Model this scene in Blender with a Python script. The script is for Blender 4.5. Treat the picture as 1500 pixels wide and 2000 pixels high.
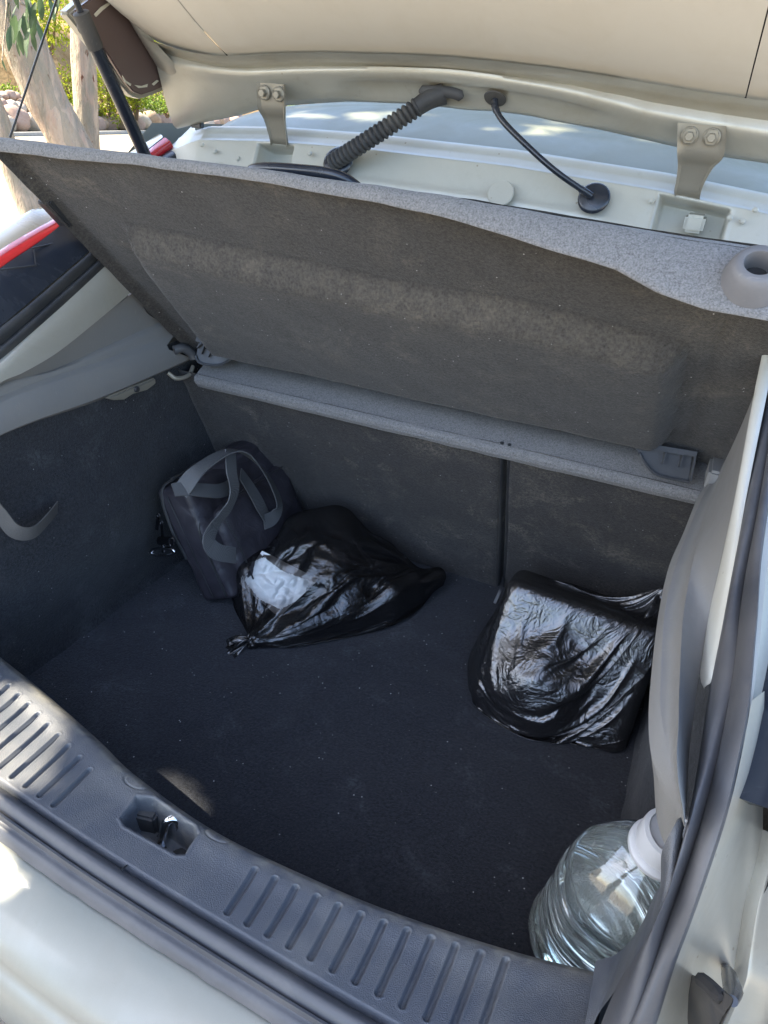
import bpy, bmesh, math, random
import numpy as np
from mathutils import Vector, Matrix
random.seed(7); np.random.seed(7)
R = math.radians
scene = bpy.context.scene
for o in list(bpy.data.objects): bpy.data.objects.remove(o)

# ---------------------------------------------------------------- camera
# car axes: X right, Y forward, Z up, origin on the boot floor (metres); street level at Z = -0.55
CAM = np.array([.3934, -.43, .8885]); YAW, PITCH, ROLL, FPX = .381, .5103, .0775, 1412.
def cam_axes():
    cy, sy = math.cos(YAW), math.sin(YAW)
    fw = np.array([-sy*math.cos(PITCH), cy*math.cos(PITCH), -math.sin(PITCH)])
    rt = np.array([cy, sy, 0.]); up = np.cross(rt, fw)
    r = math.cos(ROLL)*rt + math.sin(ROLL)*up
    return r, np.cross(r, fw), fw
CR, CU, CF = cam_axes()
cd = bpy.data.cameras.new('camera'); cam = bpy.data.objects.new('camera', cd)
scene.collection.objects.link(cam)
cd.sensor_fit = 'VERTICAL'; cd.sensor_height = 36; cd.lens = FPX/2000*36
cd.clip_start = .02; cd.clip_end = 2000
cam.matrix_world = Matrix(((CR[0], CU[0], -CF[0], CAM[0]), (CR[1], CU[1], -CF[1], CAM[1]), (CR[2], CU[2], -CF[2], CAM[2]), (0, 0, 0, 1)))
scene.camera = cam
def ray(x, y): return CF + (x-750)/FPX*CR - (y-1000)/FPX*CU
def at(x, y, ax, v):
    """photo pixel -> point on the plane ax = v"""
    d = ray(x, y); k = 'xyz'.index(ax); return CAM + (v-CAM[k])/d[k]*d
def atp(x, y, p0, n):
    d = ray(x, y); n = np.array(n, float); return CAM + ((np.array(p0)-CAM)@n)/(d@n)*d

# ---------------------------------------------------------------- light
SUN_AZ, SUN_EL = (-.80, -.45), 50.0          # towards the sun: left of the car and a little behind it
a = math.atan2(SUN_AZ[1], SUN_AZ[0])
TO_SUN = Vector((math.cos(a)*math.cos(R(SUN_EL)), math.sin(a)*math.cos(R(SUN_EL)), math.sin(R(SUN_EL))))
w = bpy.data.worlds.new('World'); scene.world = w; w.use_nodes = True
nt = w.node_tree; bg = nt.nodes['Background']
sk = nt.nodes.new('ShaderNodeTexSky'); sk.sky_type = 'NISHITA'; sk.sun_disc = False
sk.sun_elevation = R(SUN_EL); sk.sun_rotation = math.atan2(TO_SUN.x, TO_SUN.y); sk.dust_density = 2.0; sk.air_density = 1.0; sk.ozone_density = 1.0
nt.links.new(sk.outputs[0], bg.inputs[0]); bg.inputs[1].default_value = .15
sl = bpy.data.lights.new('sun', 'SUN'); sl.energy = 4.8; sl.angle = R(.53); sl.color = (1, .89, .70)
so = bpy.data.objects.new('sun', sl); scene.collection.objects.link(so)
so.rotation_euler = TO_SUN.to_track_quat('Z', 'Y').to_euler(); so.location = (-6, -4, 12)
vs = scene.view_settings; vs.view_transform = 'Standard'; vs.look = 'None'; vs.gamma = 1; vs.exposure = 2.62
scene.render.engine = 'CYCLES'

# ---------------------------------------------------------------- helpers
col = scene.collection
def link(name, mesh, mat=None, parent=None):
    o = bpy.data.objects.new(name, mesh); col.objects.link(o)
    if mat is not None and mesh is not None:
        for m in (mat if isinstance(mat, (list, tuple)) else [mat]): mesh.materials.append(m)
    if parent is not None: o.parent = parent
    return o
def empty(name, loc=(0, 0, 0)):
    o = bpy.data.objects.new(name, None); o.location = loc; col.objects.link(o); o.empty_display_size = .05; return o
def tag(o, label=None, cat=None, group=None, kind=None):
    for k, v in (('label', label), ('category', cat), ('group', group), ('kind', kind)):
        if v: o[k] = v
    return o
def smooth(me, ang=40):
    me.polygons.foreach_set('use_smooth', [True]*len(me.polygons))
    if ang: me.set_sharp_from_angle(angle=R(ang))
    me.update(); return me
class MB:
    """collects verts and faces of one mesh"""
    def __init__(s): s.v = []; s.f = []
    def add(s, vs, fs):
        b = len(s.v); s.v += [tuple(map(float, p)) for p in vs]; s.f += [tuple(b+i for i in f) for f in fs]; return s
    def grid(s, P, closed_u=False, closed_v=False, flip=False):
        P = np.asarray(P); n, m = P.shape[:2]; fs = []
        for i in range(n if closed_u else n-1):
            for j in range(m if closed_v else m-1):
                q = (i*m+j, ((i+1) % n)*m+j, ((i+1) % n)*m+(j+1) % m, i*m+(j+1) % m)
                fs.append(q[::-1] if flip else q)
        return s.add(P.reshape(-1, 3), fs)
    def tube(s, path, rad, n=10, cap=True, flat=None):
        path = np.asarray(path, float); k = len(path)
        rad = np.full(k, rad) if np.isscalar(rad) else np.asarray(rad)
        rings = frames(path); P = np.zeros((k, n, 3))
        for i in range(k):
            t, a, b = rings[i]
            for j in range(n):
                th = 2*math.pi*j/n; P[i, j] = path[i] + rad[i]*(math.cos(th)*a + (flat or 1)*math.sin(th)*b)
        b0 = len(s.v); s.grid(P, closed_v=True)
        if cap:
            s.f.append(tuple(b0+j for j in range(n))[::-1]); s.f.append(tuple(b0+(k-1)*n+j for j in range(n)))
        return s
    def box(s, c, h, ax=None):
        ax = np.eye(3) if ax is None else np.asarray(ax, float)
        vs = [np.array(c)+sx*h[0]*ax[0]+sy*h[1]*ax[1]+sz*h[2]*ax[2] for sx in (-1, 1) for sy in (-1, 1) for sz in (-1, 1)]
        return s.add(vs, [(0, 1, 3, 2), (4, 6, 7, 5), (0, 4, 5, 1), (2, 3, 7, 6), (0, 2, 6, 4), (1, 5, 7, 3)])
    def prism(s, poly, vec):
        """polygon of 3-D points extruded by vec"""
        n = len(poly); poly = [np.array(p, float) for p in poly]; vec = np.array(vec, float)
        vs = poly+[p+vec for p in poly]
        fs = [tuple(range(n))[::-1], tuple(range(n, 2*n))]+[(i, (i+1) % n, n+(i+1) % n, n+i) for i in range(n)]
        return s.add(vs, fs)
    def lathe(s, prof, c, ax, n=32):
        """prof: (radius, height) pairs about the axis ax from c"""
        ax = np.array(ax, float); ax /= np.linalg.norm(ax)
        a = np.cross(ax, (0, 0, 1) if abs(ax[2]) < .9 else (1, 0, 0)); a /= np.linalg.norm(a); b = np.cross(ax, a)
        P = np.array([[np.array(c)+h*ax+r*(math.cos(2*math.pi*j/n)*a+math.sin(2*math.pi*j/n)*b) for j in range(n)] for r, h in prof])
        return s.grid(P, closed_v=True)
    def mesh(s, name, ang=40, bevel=0, seg=2, fixn=True):
        me = bpy.data.meshes.new(name); me.from_pydata(s.v, [], s.f)
        if bevel or fixn:
            bm = bmesh.new(); bm.from_mesh(me)
            bmesh.ops.remove_doubles(bm, verts=bm.verts, dist=1e-6)
            if bevel:
                es = [e for e in bm.edges if len(e.link_faces) == 2 and e.calc_face_angle(0) > R(25)]
                bmesh.ops.bevel(bm, geom=es, offset=bevel, segments=seg, affect='EDGES', clamp_overlap=True)
            bmesh.ops.recalc_face_normals(bm, faces=bm.faces)
            bm.to_mesh(me); bm.free()
        return smooth(me, ang)
    def build(s, name, mat, parent=None, **kw): return link(name, s.mesh(name, **kw), mat, parent)
def frames(path):
    n = len(path); T = np.gradient(path, axis=0); T /= np.linalg.norm(T, axis=1)[:, None]+1e-12
    ref = np.array((0, 0, 1.)) if abs(T[0][2]) < .9 else np.array((1., 0, 0))
    a = ref-(ref@T[0])*T[0]; a /= np.linalg.norm(a); out = []
    for t in T:
        a = a-(a@t)*t; a /= np.linalg.norm(a)+1e-12; out.append((t, a, np.cross(t, a)))
    return out
def spline(pts, n):
    """Catmull-Rom through pts, n samples even in length"""
    p = np.asarray(pts, float); q = np.vstack([2*p[0]-p[1], p, 2*p[-1]-p[-2]]); out = []
    for i in range(len(p)-1):
        a, b, c, d = q[i:i+4]
        for t in np.linspace(0, 1, 16, endpoint=False):
            out.append(.5*((2*b)+(-a+c)*t+(2*a-5*b+4*c-d)*t*t+(-a+3*b-3*c+d)*t**3))
    out.append(p[-1]); out = np.array(out)
    L = np.r_[0, np.cumsum(np.linalg.norm(np.diff(out, axis=0), axis=1))]
    s = np.linspace(0, L[-1], n); return np.stack([np.interp(s, L, out[:, k]) for k in range(out.shape[1])], 1)
def sst(a, b, x): t = np.clip((x-a)/(b-a), 0, 1); return t*t*(3-2*t)
_tab = np.random.RandomState(3).rand(64, 64, 64)
def vnoise(p, f=1.0):
    """smooth value noise, -1..1, on an (n,3) array"""
    q = np.asarray(p, float)*f+100; i = np.floor(q).astype(int); t = q-i; t = t*t*(3-2*t); o = 0
    for dx in (0, 1):
        for dy in (0, 1):
            for dz in (0, 1):
                wgt = (t[..., 0] if dx else 1-t[..., 0])*(t[..., 1] if dy else 1-t[..., 1])*(t[..., 2] if dz else 1-t[..., 2])
                o = o+wgt*_tab[(i[..., 0]+dx) % 64, (i[..., 1]+dy) % 64, (i[..., 2]+dz) % 64]
    return o*2-1
def loft(rails, n=60, sub=4, bulge=None):
    """surface through several 3-D rails; sub rows between, bulged by bulge[k]*normal"""
    rs = [spline(r, n) for r in rails]; rows = []
    for k in range(len(rs)-1):
        for j in range(sub if k < len(rs)-2 else sub+1):
            t = j/sub; p = rs[k]*(1-t)+rs[k+1]*t
            if bulge is not None and bulge[k] is not None: p = p+math.sin(math.pi*t)*np.array(bulge[k])
            rows.append(p)
    return np.array(rows)

# ---------------------------------------------------------------- materials
class NT:
    def __init__(s, name):
        s.m = bpy.data.materials.new(name); s.m.use_nodes = True; s.t = s.m.node_tree; s.p = s.t.nodes['Principled BSDF']
        s.out = s.t.nodes['Material Output']; s.tc = s.n('ShaderNodeTexCoord')
    def n(s, typ, **kw):
        nd = s.t.nodes.new(typ)
        for k, v in kw.items():
            if k.startswith('i_'): nd.inputs[k[2:].replace('_', ' ')].default_value = v
            else: setattr(nd, k, v)
        return nd
    def l(s, a, b): s.t.links.new(a, b)
    def map(s, scale=(1, 1, 1), rot=(0, 0, 0)):
        mp = s.n('ShaderNodeMapping'); mp.inputs['Scale'].default_value = scale; mp.inputs['Rotation'].default_value = rot
        s.l(s.tc.outputs['Object'], mp.inputs[0]); return mp.outputs[0]
    def noise(s, scale, detail=4, rough=.55, vec=None, dist=0):
        nd = s.n('ShaderNodeTexNoise'); nd.inputs['Scale'].default_value = scale; nd.inputs['Detail'].default_value = detail
        nd.inputs['Roughness'].default_value = rough; nd.inputs['Distortion'].default_value = dist
        s.l(vec if vec is not None else s.tc.outputs['Object'], nd.inputs['Vector']); return nd.outputs['Fac']
    def voro(s, scale, feature='F1', vec=None, out='Distance', rnd=1):
        nd = s.n('ShaderNodeTexVoronoi', feature=feature); nd.inputs['Scale'].default_value = scale; nd.inputs['Randomness'].default_value = rnd
        s.l(vec if vec is not None else s.tc.outputs['Object'], nd.inputs['Vector']); return nd.outputs[out]
    def ramp(s, fac, stops, interp='LINEAR'):
        nd = s.n('ShaderNodeValToRGB'); cr = nd.color_ramp; cr.interpolation = interp
        while len(cr.elements) < len(stops): cr.elements.new(.5)
        for e, (p, c) in zip(cr.elements, stops): e.position = p; e.color = (*c, 1) if len(c) == 3 else c
        s.l(fac, nd.inputs[0]); return nd.outputs[0]
    def rng(s, fac, a, b, c=0, d=1):
        nd = s.n('ShaderNodeMapRange'); nd.inputs[1].default_value = a; nd.inputs[2].default_value = b; nd.inputs[3].default_value = c; nd.inputs[4].default_value = d
        s.l(fac, nd.inputs[0]); return nd.outputs[0]
    def math(s, op, a, b=None):
        nd = s.n('ShaderNodeMath', operation=op)
        for i, x in enumerate((a, b)):
            if x is None: continue
            if isinstance(x, (int, float)): nd.inputs[i].default_value = x
            else: s.l(x, nd.inputs[i])
        return nd.outputs[0]
    def mix(s, fac, a, b, blend='MIX'):
        nd = s.n('ShaderNodeMix', data_type='RGBA', blend_type=blend)
        for sock, x in ((nd.inputs[0], fac), (nd.inputs[6], a), (nd.inputs[7], b)):
            if isinstance(x, (int, float)): sock.default_value = x
            elif isinstance(x, tuple): sock.default_value = (*x, 1) if len(x) == 3 else x
            else: s.l(x, sock)
        return nd.outputs[2]
    def bump(s, h, dist, strength=1, prev=None):
        nd = s.n('ShaderNodeBump'); nd.inputs['Strength'].default_value = strength; nd.inputs['Distance'].default_value = dist
        s.l(h, nd.inputs['Height'])
        if prev is not None: s.l(prev, nd.inputs['Normal'])
        return nd.outputs[0]
    def set(s, color=None, rough=None, metal=None, normal=None, **kw):
        for key, x in (('Base Color', color), ('Roughness', rough), ('Metallic', metal), ('Normal', normal)):
            if x is None: continue
            if isinstance(x, (int, float)): s.p.inputs[key].default_value = x
            elif isinstance(x, tuple): s.p.inputs[key].default_value = (*x, 1)
            else: s.l(x, s.p.inputs[key])
        for k, v in kw.items(): s.p.inputs[k.replace('_', ' ')].default_value = v
        return s.m
def m_carpet(name, c, dust=.35, lint=.6, big=5, dustc=(.16, .15, .13), fuzz=1.0, mott=.75):
    c = tuple(x*1.3 for x in c); dustc = tuple(x*1.25 for x in dustc); s = NT(name)
    fz = s.noise(520, 3, .7); f2 = s.noise(240, 3, .6)
    base = s.mix(s.rng(fz, .3, .7), tuple(x*.55 for x in c), tuple(x*1.55 for x in c))
    base = s.mix(s.rng(f2, .38, .66, 0, mott), base, tuple(x*2.0 for x in c))
    d = s.math('MULTIPLY', s.rng(s.noise(big, 5, .6, dist=.6), .52, .78), s.rng(s.noise(210, 4, .75), .42, .72))
    base = s.mix(s.math('MULTIPLY', d, dust), base, dustc)
    sc = s.math('MULTIPLY', s.rng(s.noise(13, 6, .68, dist=.5), .55, .72), s.rng(s.noise(190, 3, .7), .38, .62)); base = s.mix(s.math('MULTIPLY', sc, dust*.8), base, dustc)
    at_ = s.n('ShaderNodeAttribute', attribute_name='dust'); base = s.mix(s.math('MULTIPLY', at_.outputs['Fac'], s.rng(s.noise(60, 5, .7), .3, .65, .04, .30)), base, dustc)  # per-vertex dust; on the shelf it also brightens the pan's lit slope by colour
    v = s.voro(85); ln = s.math('MULTIPLY', s.rng(v, .10, .05), s.rng(s.noise(31, 2), .54, .60))
    base = s.mix(s.math('MULTIPLY', ln, lint), base, (.6, .6, .58))
    nb = s.bump(fz, .0016*fuzz, .9); nb = s.bump(f2, .0016*fuzz, .6, nb)
    return s.set(base, 1.0, 0, nb, Specular_IOR_Level=.12, Sheen_Weight=.15, Sheen_Roughness=.5)
def m_plastic(name, c, rough=.5, grain=700, gd=.0004, dirt=.25, dirtc=(.22, .20, .17), spec=.4, scuff=True):
    c = tuple(x*1.3 for x in c); dirtc = tuple(x*1.25 for x in dirtc); s = NT(name); g = s.voro(grain); n = s.noise(9, 6, .65, dist=.4); sc = s.noise(60, 5, .7, vec=s.map((1, 6, 1)))
    f = s.math('MULTIPLY', s.rng(n, .45, .8), dirt); base = s.mix(f, c, dirtc)
    at_ = s.n('ShaderNodeAttribute', attribute_name='dust'); base = s.mix(s.math('MULTIPLY', at_.outputs['Fac'], s.rng(s.noise(45, 6, .7, dist=.6), .38, .62)), base, dirtc)
    if scuff: base = s.mix(s.math('MULTIPLY', s.rng(sc, .62, .8), dirt*.8), base, tuple(min(1, x*1.5+.04) for x in dirtc))
    return s.set(base, s.rng(n, .3, .8, rough-.08, min(1, rough+.2)), 0, s.bump(g, gd, .5) if gd else None, Specular_IOR_Level=spec)
def m_paint(name, c, rough=.32, metal=.35, dust=.35, dustc=(.45, .40, .31), coat=.5, streak=True):
    s = NT(name); n = s.noise(5, 7, .65, dist=.8); n2 = s.noise(38, 6, .7); fl = s.noise(2400, 1)
    base = s.mix(s.rng(fl, .35, .65, 0, .35), c, tuple(min(1, x*1.25) for x in c))
    base = s.mix(s.math('MULTIPLY', s.rng(n, .4, .75), dust), base, dustc)
    base = s.mix(s.math('MULTIPLY', s.rng(n2, .6, .75), dust*.6), base, tuple(x*.8 for x in dustc))
    base = s.mix(s.math('MULTIPLY', s.rng(s.voro(46), .09, .05), s.rng(s.noise(9, 2), .56, .62, 0, .7)), base, (.20, .16, .11))
    return s.set(base, s.rng(n, .3, .8, rough-.06, min(1, rough+.3)), metal, s.bump(n2, .0002, .3), Coat_Weight=coat, Coat_Roughness=.12)
M = {}
M['floor'] = m_carpet('boot carpet', (.0118, .0132, .0172), .80, 1.0, 4.5, (.075, .082, .092), 1.2, .9)
M['lining'] = m_carpet('side carpet', (.0125, .0135, .0158), .85, .7, 5, (.075, .078, .082), 1.2, .85)
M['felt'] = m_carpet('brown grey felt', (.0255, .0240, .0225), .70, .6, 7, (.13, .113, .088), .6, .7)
M['felt_edge'] = m_carpet('pale grey felt', (.105, .105, .106), .3, .1, 9, (.2, .19, .17), .5, .25)
M['seat'] = m_carpet('seat back felt', (.0205, .0190, .0180), .80, .5, 6, (.15, .132, .102), .8, .6)
M['sill'] = m_plastic('grained sill plastic', (.044, .049, .059), .40, 900, .0008, .35, (.17, .163, .14), .5)
M['trim'] = m_plastic('grey trim plastic', (.145, .144, .140), .55, 800, .0003, .35, (.21, .195, .17), .35)
M['black'] = m_plastic('black plastic', (.018, .019, .021), .42, 600, .0002, .35, (.10, .095, .085), .5)
M['rubber'] = m_plastic('rubber seal', (.044, .046, .052), .45, 300, .0001, .35, (.16, .15, .14), .45, False)
M['dark_rubber'] = m_plastic('dark dusty rubber', (.03, .03, .031), .6, 300, .0002, .5, (.15, .135, .11), .4)
M['paint'] = m_paint('pale silver paint', (.225, .23, .205), .36, .3, .5, (.215, .195, .155), .3)
M['paint_in'] = m_paint('dusty inner paint', (.41, .395, .34), .36, .35, .6, (.33, .295, .22))
M['paint_rail'] = m_paint('roof rail paint', (.41, .405, .355), .40, .15, .4, (.30, .27, .20))
M['roof'] = m_paint('roof paint', (.12, .125, .085), .45, .0, .2, (.17, .16, .12), .1)
M['beige'] = m_plastic('beige trim plastic', (.50, .472, .418), .6, 1200, .0001, .25, (.38, .33, .25), .3)
M['steel'] = m_paint('dusty grey steel', (.27, .25, .205), .42, .4, .5, (.3, .265, .2), 0)
M['chrome'] = NT('bright metal').set((.62, .62, .62), .16, 1.0)
M['gunmetal'] = NT('dark metal').set((.16, .16, .17), .25, 1.0)
M['red'] = NT('red lens').set((.55, .012, .02), .12, 0, Coat_Weight=1.0, Subsurface_Weight=.0, Transmission_Weight=.15)
M['clear'] = m_paint('dusty clear lens', (.30, .22, .10), .2, .0, .4, (.28, .22, .12))
M['lampblack'] = m_plastic('glossy black lamp panel', (.012, .015, .022), .2, 50, 0, .25, (.08, .085, .09), .5)
M['glass'] = NT('tinted glass').set((.01, .012, .014), .05, 0, Specular_IOR_Level=.6)
M['maroon'] = m_paint('faded maroon film', (.105, .070, .062), .3, 0, .35, (.16, .11, .095), .3)
M['dark'] = m_plastic('dark inner void', (.012, .012, .013), .8, 50, 0, .1)

car = empty('parked_car', (0, 0, -.55))
tag(car, 'pale silver hatchback with its tailgate raised and boot open', 'car')
def cpart(o): o.parent = car; o.matrix_parent_inverse = car.matrix_world.inverted(); return o
car.matrix_world = Matrix.Translation((0, 0, -.55))
CI = Matrix.Translation((0, 0, .55))
def C_(mb, name, mat, **kw):
    o = mb.build(name, mat, car, **kw) if isinstance(mb, MB) else link(name, mb, mat, car)
    o.matrix_parent_inverse = CI; return o

# ---- boot floor
W = .497; D = .868
X, Y = np.meshgrid(np.linspace(-.56, .60, 90), np.linspace(-.09, .93, 80), indexing='ij')
G = np.stack([X, Y, np.zeros_like(X)], -1); G[..., 2] = .0022*vnoise(G, 9)+.0012*vnoise(G, 23)
floor_o = C_(MB().grid(G), 'boot_floor', M['floor'])
floor_o['label'] = 'dark navy boot carpet speckled with pale lint'

# ---- left lining: swells over the wheel arch, rounded foot
def lining(side):
    ny, nz = 90, 50; P = np.zeros((ny, nz, 3))
    for i, y in enumerate(np.linspace(.085 if side < 0 else .045, .95, ny)):
        for j, t in enumerate(np.linspace(0, 1, nz)):
            z = -.004+t*.47
            if side < 0:
                b = .045*math.exp(-((y-.36)/.20)**2)*math.exp(-((z-.20)/.11)**2)
                x = -(W+.012*t)+b-.014*math.exp(-((y-.16)/.09)**2)*math.exp(-((z-.27)/.1)**2)
            else:
                x = .488+.02*t+.075*sst(.40, .20, y)*(1-.25*t)
            x += -side*.010*(1-min(1, t/.05))**2
            P[i, j] = (x, y, z)
    P[..., 0] += .003*vnoise(P, 14)+.0018*vnoise(P, 31)
    return C_(MB().grid(P, flip=side > 0), 'side_lining', M['lining'], ang=60)
lin_l = lining(-1); lin_r = lining(1)
lin_l['label'] = 'black carpeted side wall with an elastic strap'
def ribbon(path, side, wd, th=.0016, prev=None):
    """flat webbing along path, wide along side (vector or per-point)"""
    p = np.asarray(path, float); n = len(p); sd = np.asarray(side, float)
    if sd.ndim == 1: sd = np.repeat(sd[None], n, 0)
    T = np.gradient(p, axis=0); T /= np.linalg.norm(T, axis=1)[:, None]+1e-9
    sd = sd-(sd*T).sum(1)[:, None]*T; sd /= np.linalg.norm(sd, axis=1)[:, None]+1e-9; nr = np.cross(T, sd)
    Q = np.stack([p+sd*wd/2+nr*th/2, p-sd*wd/2+nr*th/2, p-sd*wd/2-nr*th/2, p+sd*wd/2-nr*th/2], 1)
    mb = MB(); mb.grid(Q, closed_v=True); mb.f += [(0, 1, 2, 3), tuple(4*(n-1)+k for k in (3, 2, 1, 0))]
    return mb
M['webbing'] = m_plastic('grey elastic webbing', (.07, .068, .066), .8, 400, .0006, .2)
st = spline([at(x, y, 'x', v) for x, y, v in ((-40, 960, -.455), (0, 1005, -.445), (30, 1038, -.437), (65, 1040, -.435), (95, 1012, -.445), (112, 990, -.462))], 40)
ribbon(st, (.2, 0, 1), .022, .0018).build('elastic_strap', M['webbing'], lin_l).matrix_parent_inverse = CI.inverted() @ CI

# ---- rear seat backs
SB, ST = np.array((0, D, -.002)), np.array((0, .672, .412)); sv = ST-SB; SL = np.linalg.norm(sv); sv /= SL
sn = np.array((0, -sv[2], sv[1])); sn = sn if sn[1] < 0 else -sn
def seat(x0, x1, nm):
    nx, nz = 70, 50; P = np.zeros((nx, nz, 3)); r = .009
    for i, u in enumerate(np.linspace(0, 1, nx)):
        for j, v in enumerate(np.linspace(0, 1, nz)):
            x = x0+(x1-x0)*u; e = min(x-x0, x1-x, v*SL+.004)
            d = 0 if e > r else r-math.sqrt(max(0, r*r-(r-e)**2))
            P[i, j] = SB+(x, 0, 0)+sv*(v*SL)-sn*d
    P += sn*(.0025*vnoise(P, 8)+.001*vnoise(P, 30))[..., None]
    mb = MB().grid(P)
    for edge in (P[0], P[-1]):
        mb.grid(np.stack([edge, edge-sn*.09], 0))
    o = C_(mb, 'seat_back', M['seat'], ang=60); return o
sL = seat(-.515, .1545, 'l'); sR = seat(.1625, .52, 'r')
sL['label'] = 'wide felt covered rear seat back, left of the gap'; sR['label'] = 'narrow felt covered rear seat back, right of the gap'
for x, so_ in ((.1525, sL), (.1655, sR)):
    p = [SB+(x, 0, 0)+sv*t-sn*.003 for t in np.linspace(.01, SL, 40)]
    MB().tube(np.array(p), .0034, 8).build('piping', M['black'], so_)
MB().box((.161, D+.05, .2), (.02, .004, .25)).build('gap_backing', M['dark'], sL)
lw = np.array([at(984, 1125, 'y', .855), at(978, 1150, 'y', .82), at(966, 1178, 'z', .006)])
tng = ribbon(spline(lw, 16), (1, 0, 0), .006, .0015).build('pull_tag', M['black'], sR)

# ---- parcel shelf, propped half open
HB0 = np.array((0, .715, .440)); SD = np.array((0, -.697, .717)); SN = np.array((0, -.717, -.697))   # hinge, up the panel, underside normal
SLEN = .512
def lipw(x): return np.interp(x, [-.6, -.42, -.3, -.1, .05, .15, .25, .31, .355, .40, .55], [.022, .020, .015, .015, .021, .029, .044, .052, .070, .078, .078])
def foldl(x): return SLEN+np.interp(x, [-.6, -.2, .1, .3, .5], [.010, .006, .0, -.012, -.022])
def halfw(s): return np.interp(s, [0, .1, .3, .45, .53], [.478, .492, .505, .512, .516])
nx, ns = 150, 90; P = np.zeros((nx, ns, 3))
def pan(x, s):
    l = np.interp(s, [.03, .10, .30, .385], [-.418, -.425, -.412, -.400]); r_ = np.interp(s, [.03, .1, .3, .36], [.40, .405, .395, .375])
    top = np.interp(x, [-.41, -.2, 0, .2, .38], [.385, .368, .352, .350, .322])
    d = min(x-l, r_-x, top-s, s-.045)
    t_ = min(1, max(0, d)/(.036 if top-s == d else .024)); return .032*(1-(1-t_)**1.6)
for i, u in enumerate(np.linspace(-1, 1, nx)):
    for j, v in enumerate(np.linspace(0, 1, ns)):
        s = v*(foldl(u*.5)); x = u*halfw(s)
        h = pan(x, s)+.006*math.exp(-((x-.425)/.008)**2)*sst(.05, .1, s)*sst(.5, .4, s)*-1
        edge = halfw(s)-abs(x); h -= .016*(1-min(1, edge/.016))**2*-1 if edge < .016 else 0
        P[i, j] = HB0+(x, 0, 0)+SD*s+SN*h
P += SN*(.0016*vnoise(P, 13)+.0008*vnoise(P, 40))[..., None]
mb = MB().grid(P)
mb.grid(np.stack([P[:, 0], P[:, 0]-SN*.009], 0)); B2 = P-SN*.010
mb.grid(B2[::2, ::2], flip=True)
for e0, e1 in ((P[0], B2[0]), (P[-1], B2[-1])): mb.grid(np.stack([e0, e1], 0))
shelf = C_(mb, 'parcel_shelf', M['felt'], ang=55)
da = shelf.data.attributes.new('dust', 'FLOAT', 'POINT'); co = np.zeros(len(shelf.data.vertices)*3); shelf.data.vertices.foreach_get('co', co); co = co.reshape(-1, 3)  # shelf pan's upper band lightened: part settled dust, part painted light on its slope
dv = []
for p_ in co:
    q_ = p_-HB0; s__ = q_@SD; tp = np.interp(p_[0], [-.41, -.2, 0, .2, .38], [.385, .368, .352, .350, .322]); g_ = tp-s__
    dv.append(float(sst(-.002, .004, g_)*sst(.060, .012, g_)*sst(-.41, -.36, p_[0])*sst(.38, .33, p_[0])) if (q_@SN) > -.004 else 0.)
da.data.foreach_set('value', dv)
shelf['label'] = 'brown grey felt parcel shelf propped up at an angle'
# turned-down rear lip
xs = np.linspace(-.526, .53, 160); rows = []
for k in range(13):
    t = k/12; row = []
    for x in xs:
        f = HB0+(x, 0, 0)+SD*foldl(x)-SN*.008; L = lipw(x)
        if t < .15: q = f+SN*(t*L)-SD*.006*(1-t/.15)**2
        else: q = f+SN*(t*L)+SD*(.004*math.sin(t*3.1))
        row.append(q)
    rows.append(row)
rows = np.array(rows); rows += SD*(.0012*vnoise(rows, 25))[..., None]
last = rows[-1]
mb = MB().grid(rows); back = rows-SD*.005; mb.grid(back, flip=True); mb.grid(np.stack([last+SN*.0, last-SD*.0025+SN*.0015, last-SD*.005]))
for k in (0, -1): mb.grid(np.stack([rows[:, k], back[:, k]]))
lip = mb.build('shelf_lip', M['felt_edge'], shelf, ang=60)
# front ledge
ld = np.array([[(x, y, z) for x in np.linspace(-.462, .488, 80)] for y, z in ((.676, .385), (.664, .400), (.666, .408), (.674, .412), (.700, .425), (.722, .438), (.73, .436))])
ld[..., 2] += .0012*vnoise(ld, 30)
MB().grid(ld).build('front_ledge', M['felt_edge'], shelf, ang=60)
MB().tube([(x, .668, .3955) for x in np.linspace(-.46, .48, 60)], .0022, 6).build('edge_binding', M['felt_edge'], shelf)
# brackets at the hinge ends: quarter-round plate, flat rail, ribs
M['bracket'] = m_plastic('bracket plastic', (.036, .039, .044), .42, 400, .0002, .3, (.17, .16, .15), .45)
def bracket(pts, rail, ribs, off):
    SN = np.array((.25, -.90, .36)); SN = SN/np.linalg.norm(SN); q = lambda p: atp(p[0], p[1], (.42 if pts[0][0] > 900 else -.45, .656, .420), SN)
    mb = MB(); poly = [q(p) for p in pts]
    mb.prism(poly, SN*-.004)
    rim = np.array(poly+[poly[0]])
    o = mb.build('mounting_bracket', M['bracket'], shelf, bevel=.001)
    mb = MB(); a, b = q(rail[0]), q(rail[1]); t = (b-a)/np.linalg.norm(b-a); sdv = np.cross(t, SN)
    mb.box((a+b)/2+SN*.004, (np.linalg.norm(b-a)/2, .0042, .007), (t, sdv, SN))
    for (c, d) in ribs:
        c, d = q(c), q(d); t2 = (d-c)/np.linalg.norm(d-c); mb.box((c+d)/2+SN*.005, (np.linalg.norm(d-c)/2, .0011, .006), (t2, np.cross(t2, SN), SN))
    arc = spline([q(p) for p in pts[1:-1]], 30)+SN*.003; mb.tube(arc, .0026, 6)
    mb.build('bracket_ribs', M['bracket'], shelf, bevel=.0006); return o
bracket([(1238, 868), (1248, 885), (1258, 903), (1275, 922), (1300, 932), (1345, 941), (1353, 884)], ((1230, 866), (1357, 887)), [((1300, 876), (1292, 905)), ((1333, 882), (1325, 912)), ((1355, 888), (1346, 938))], .012)
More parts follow.
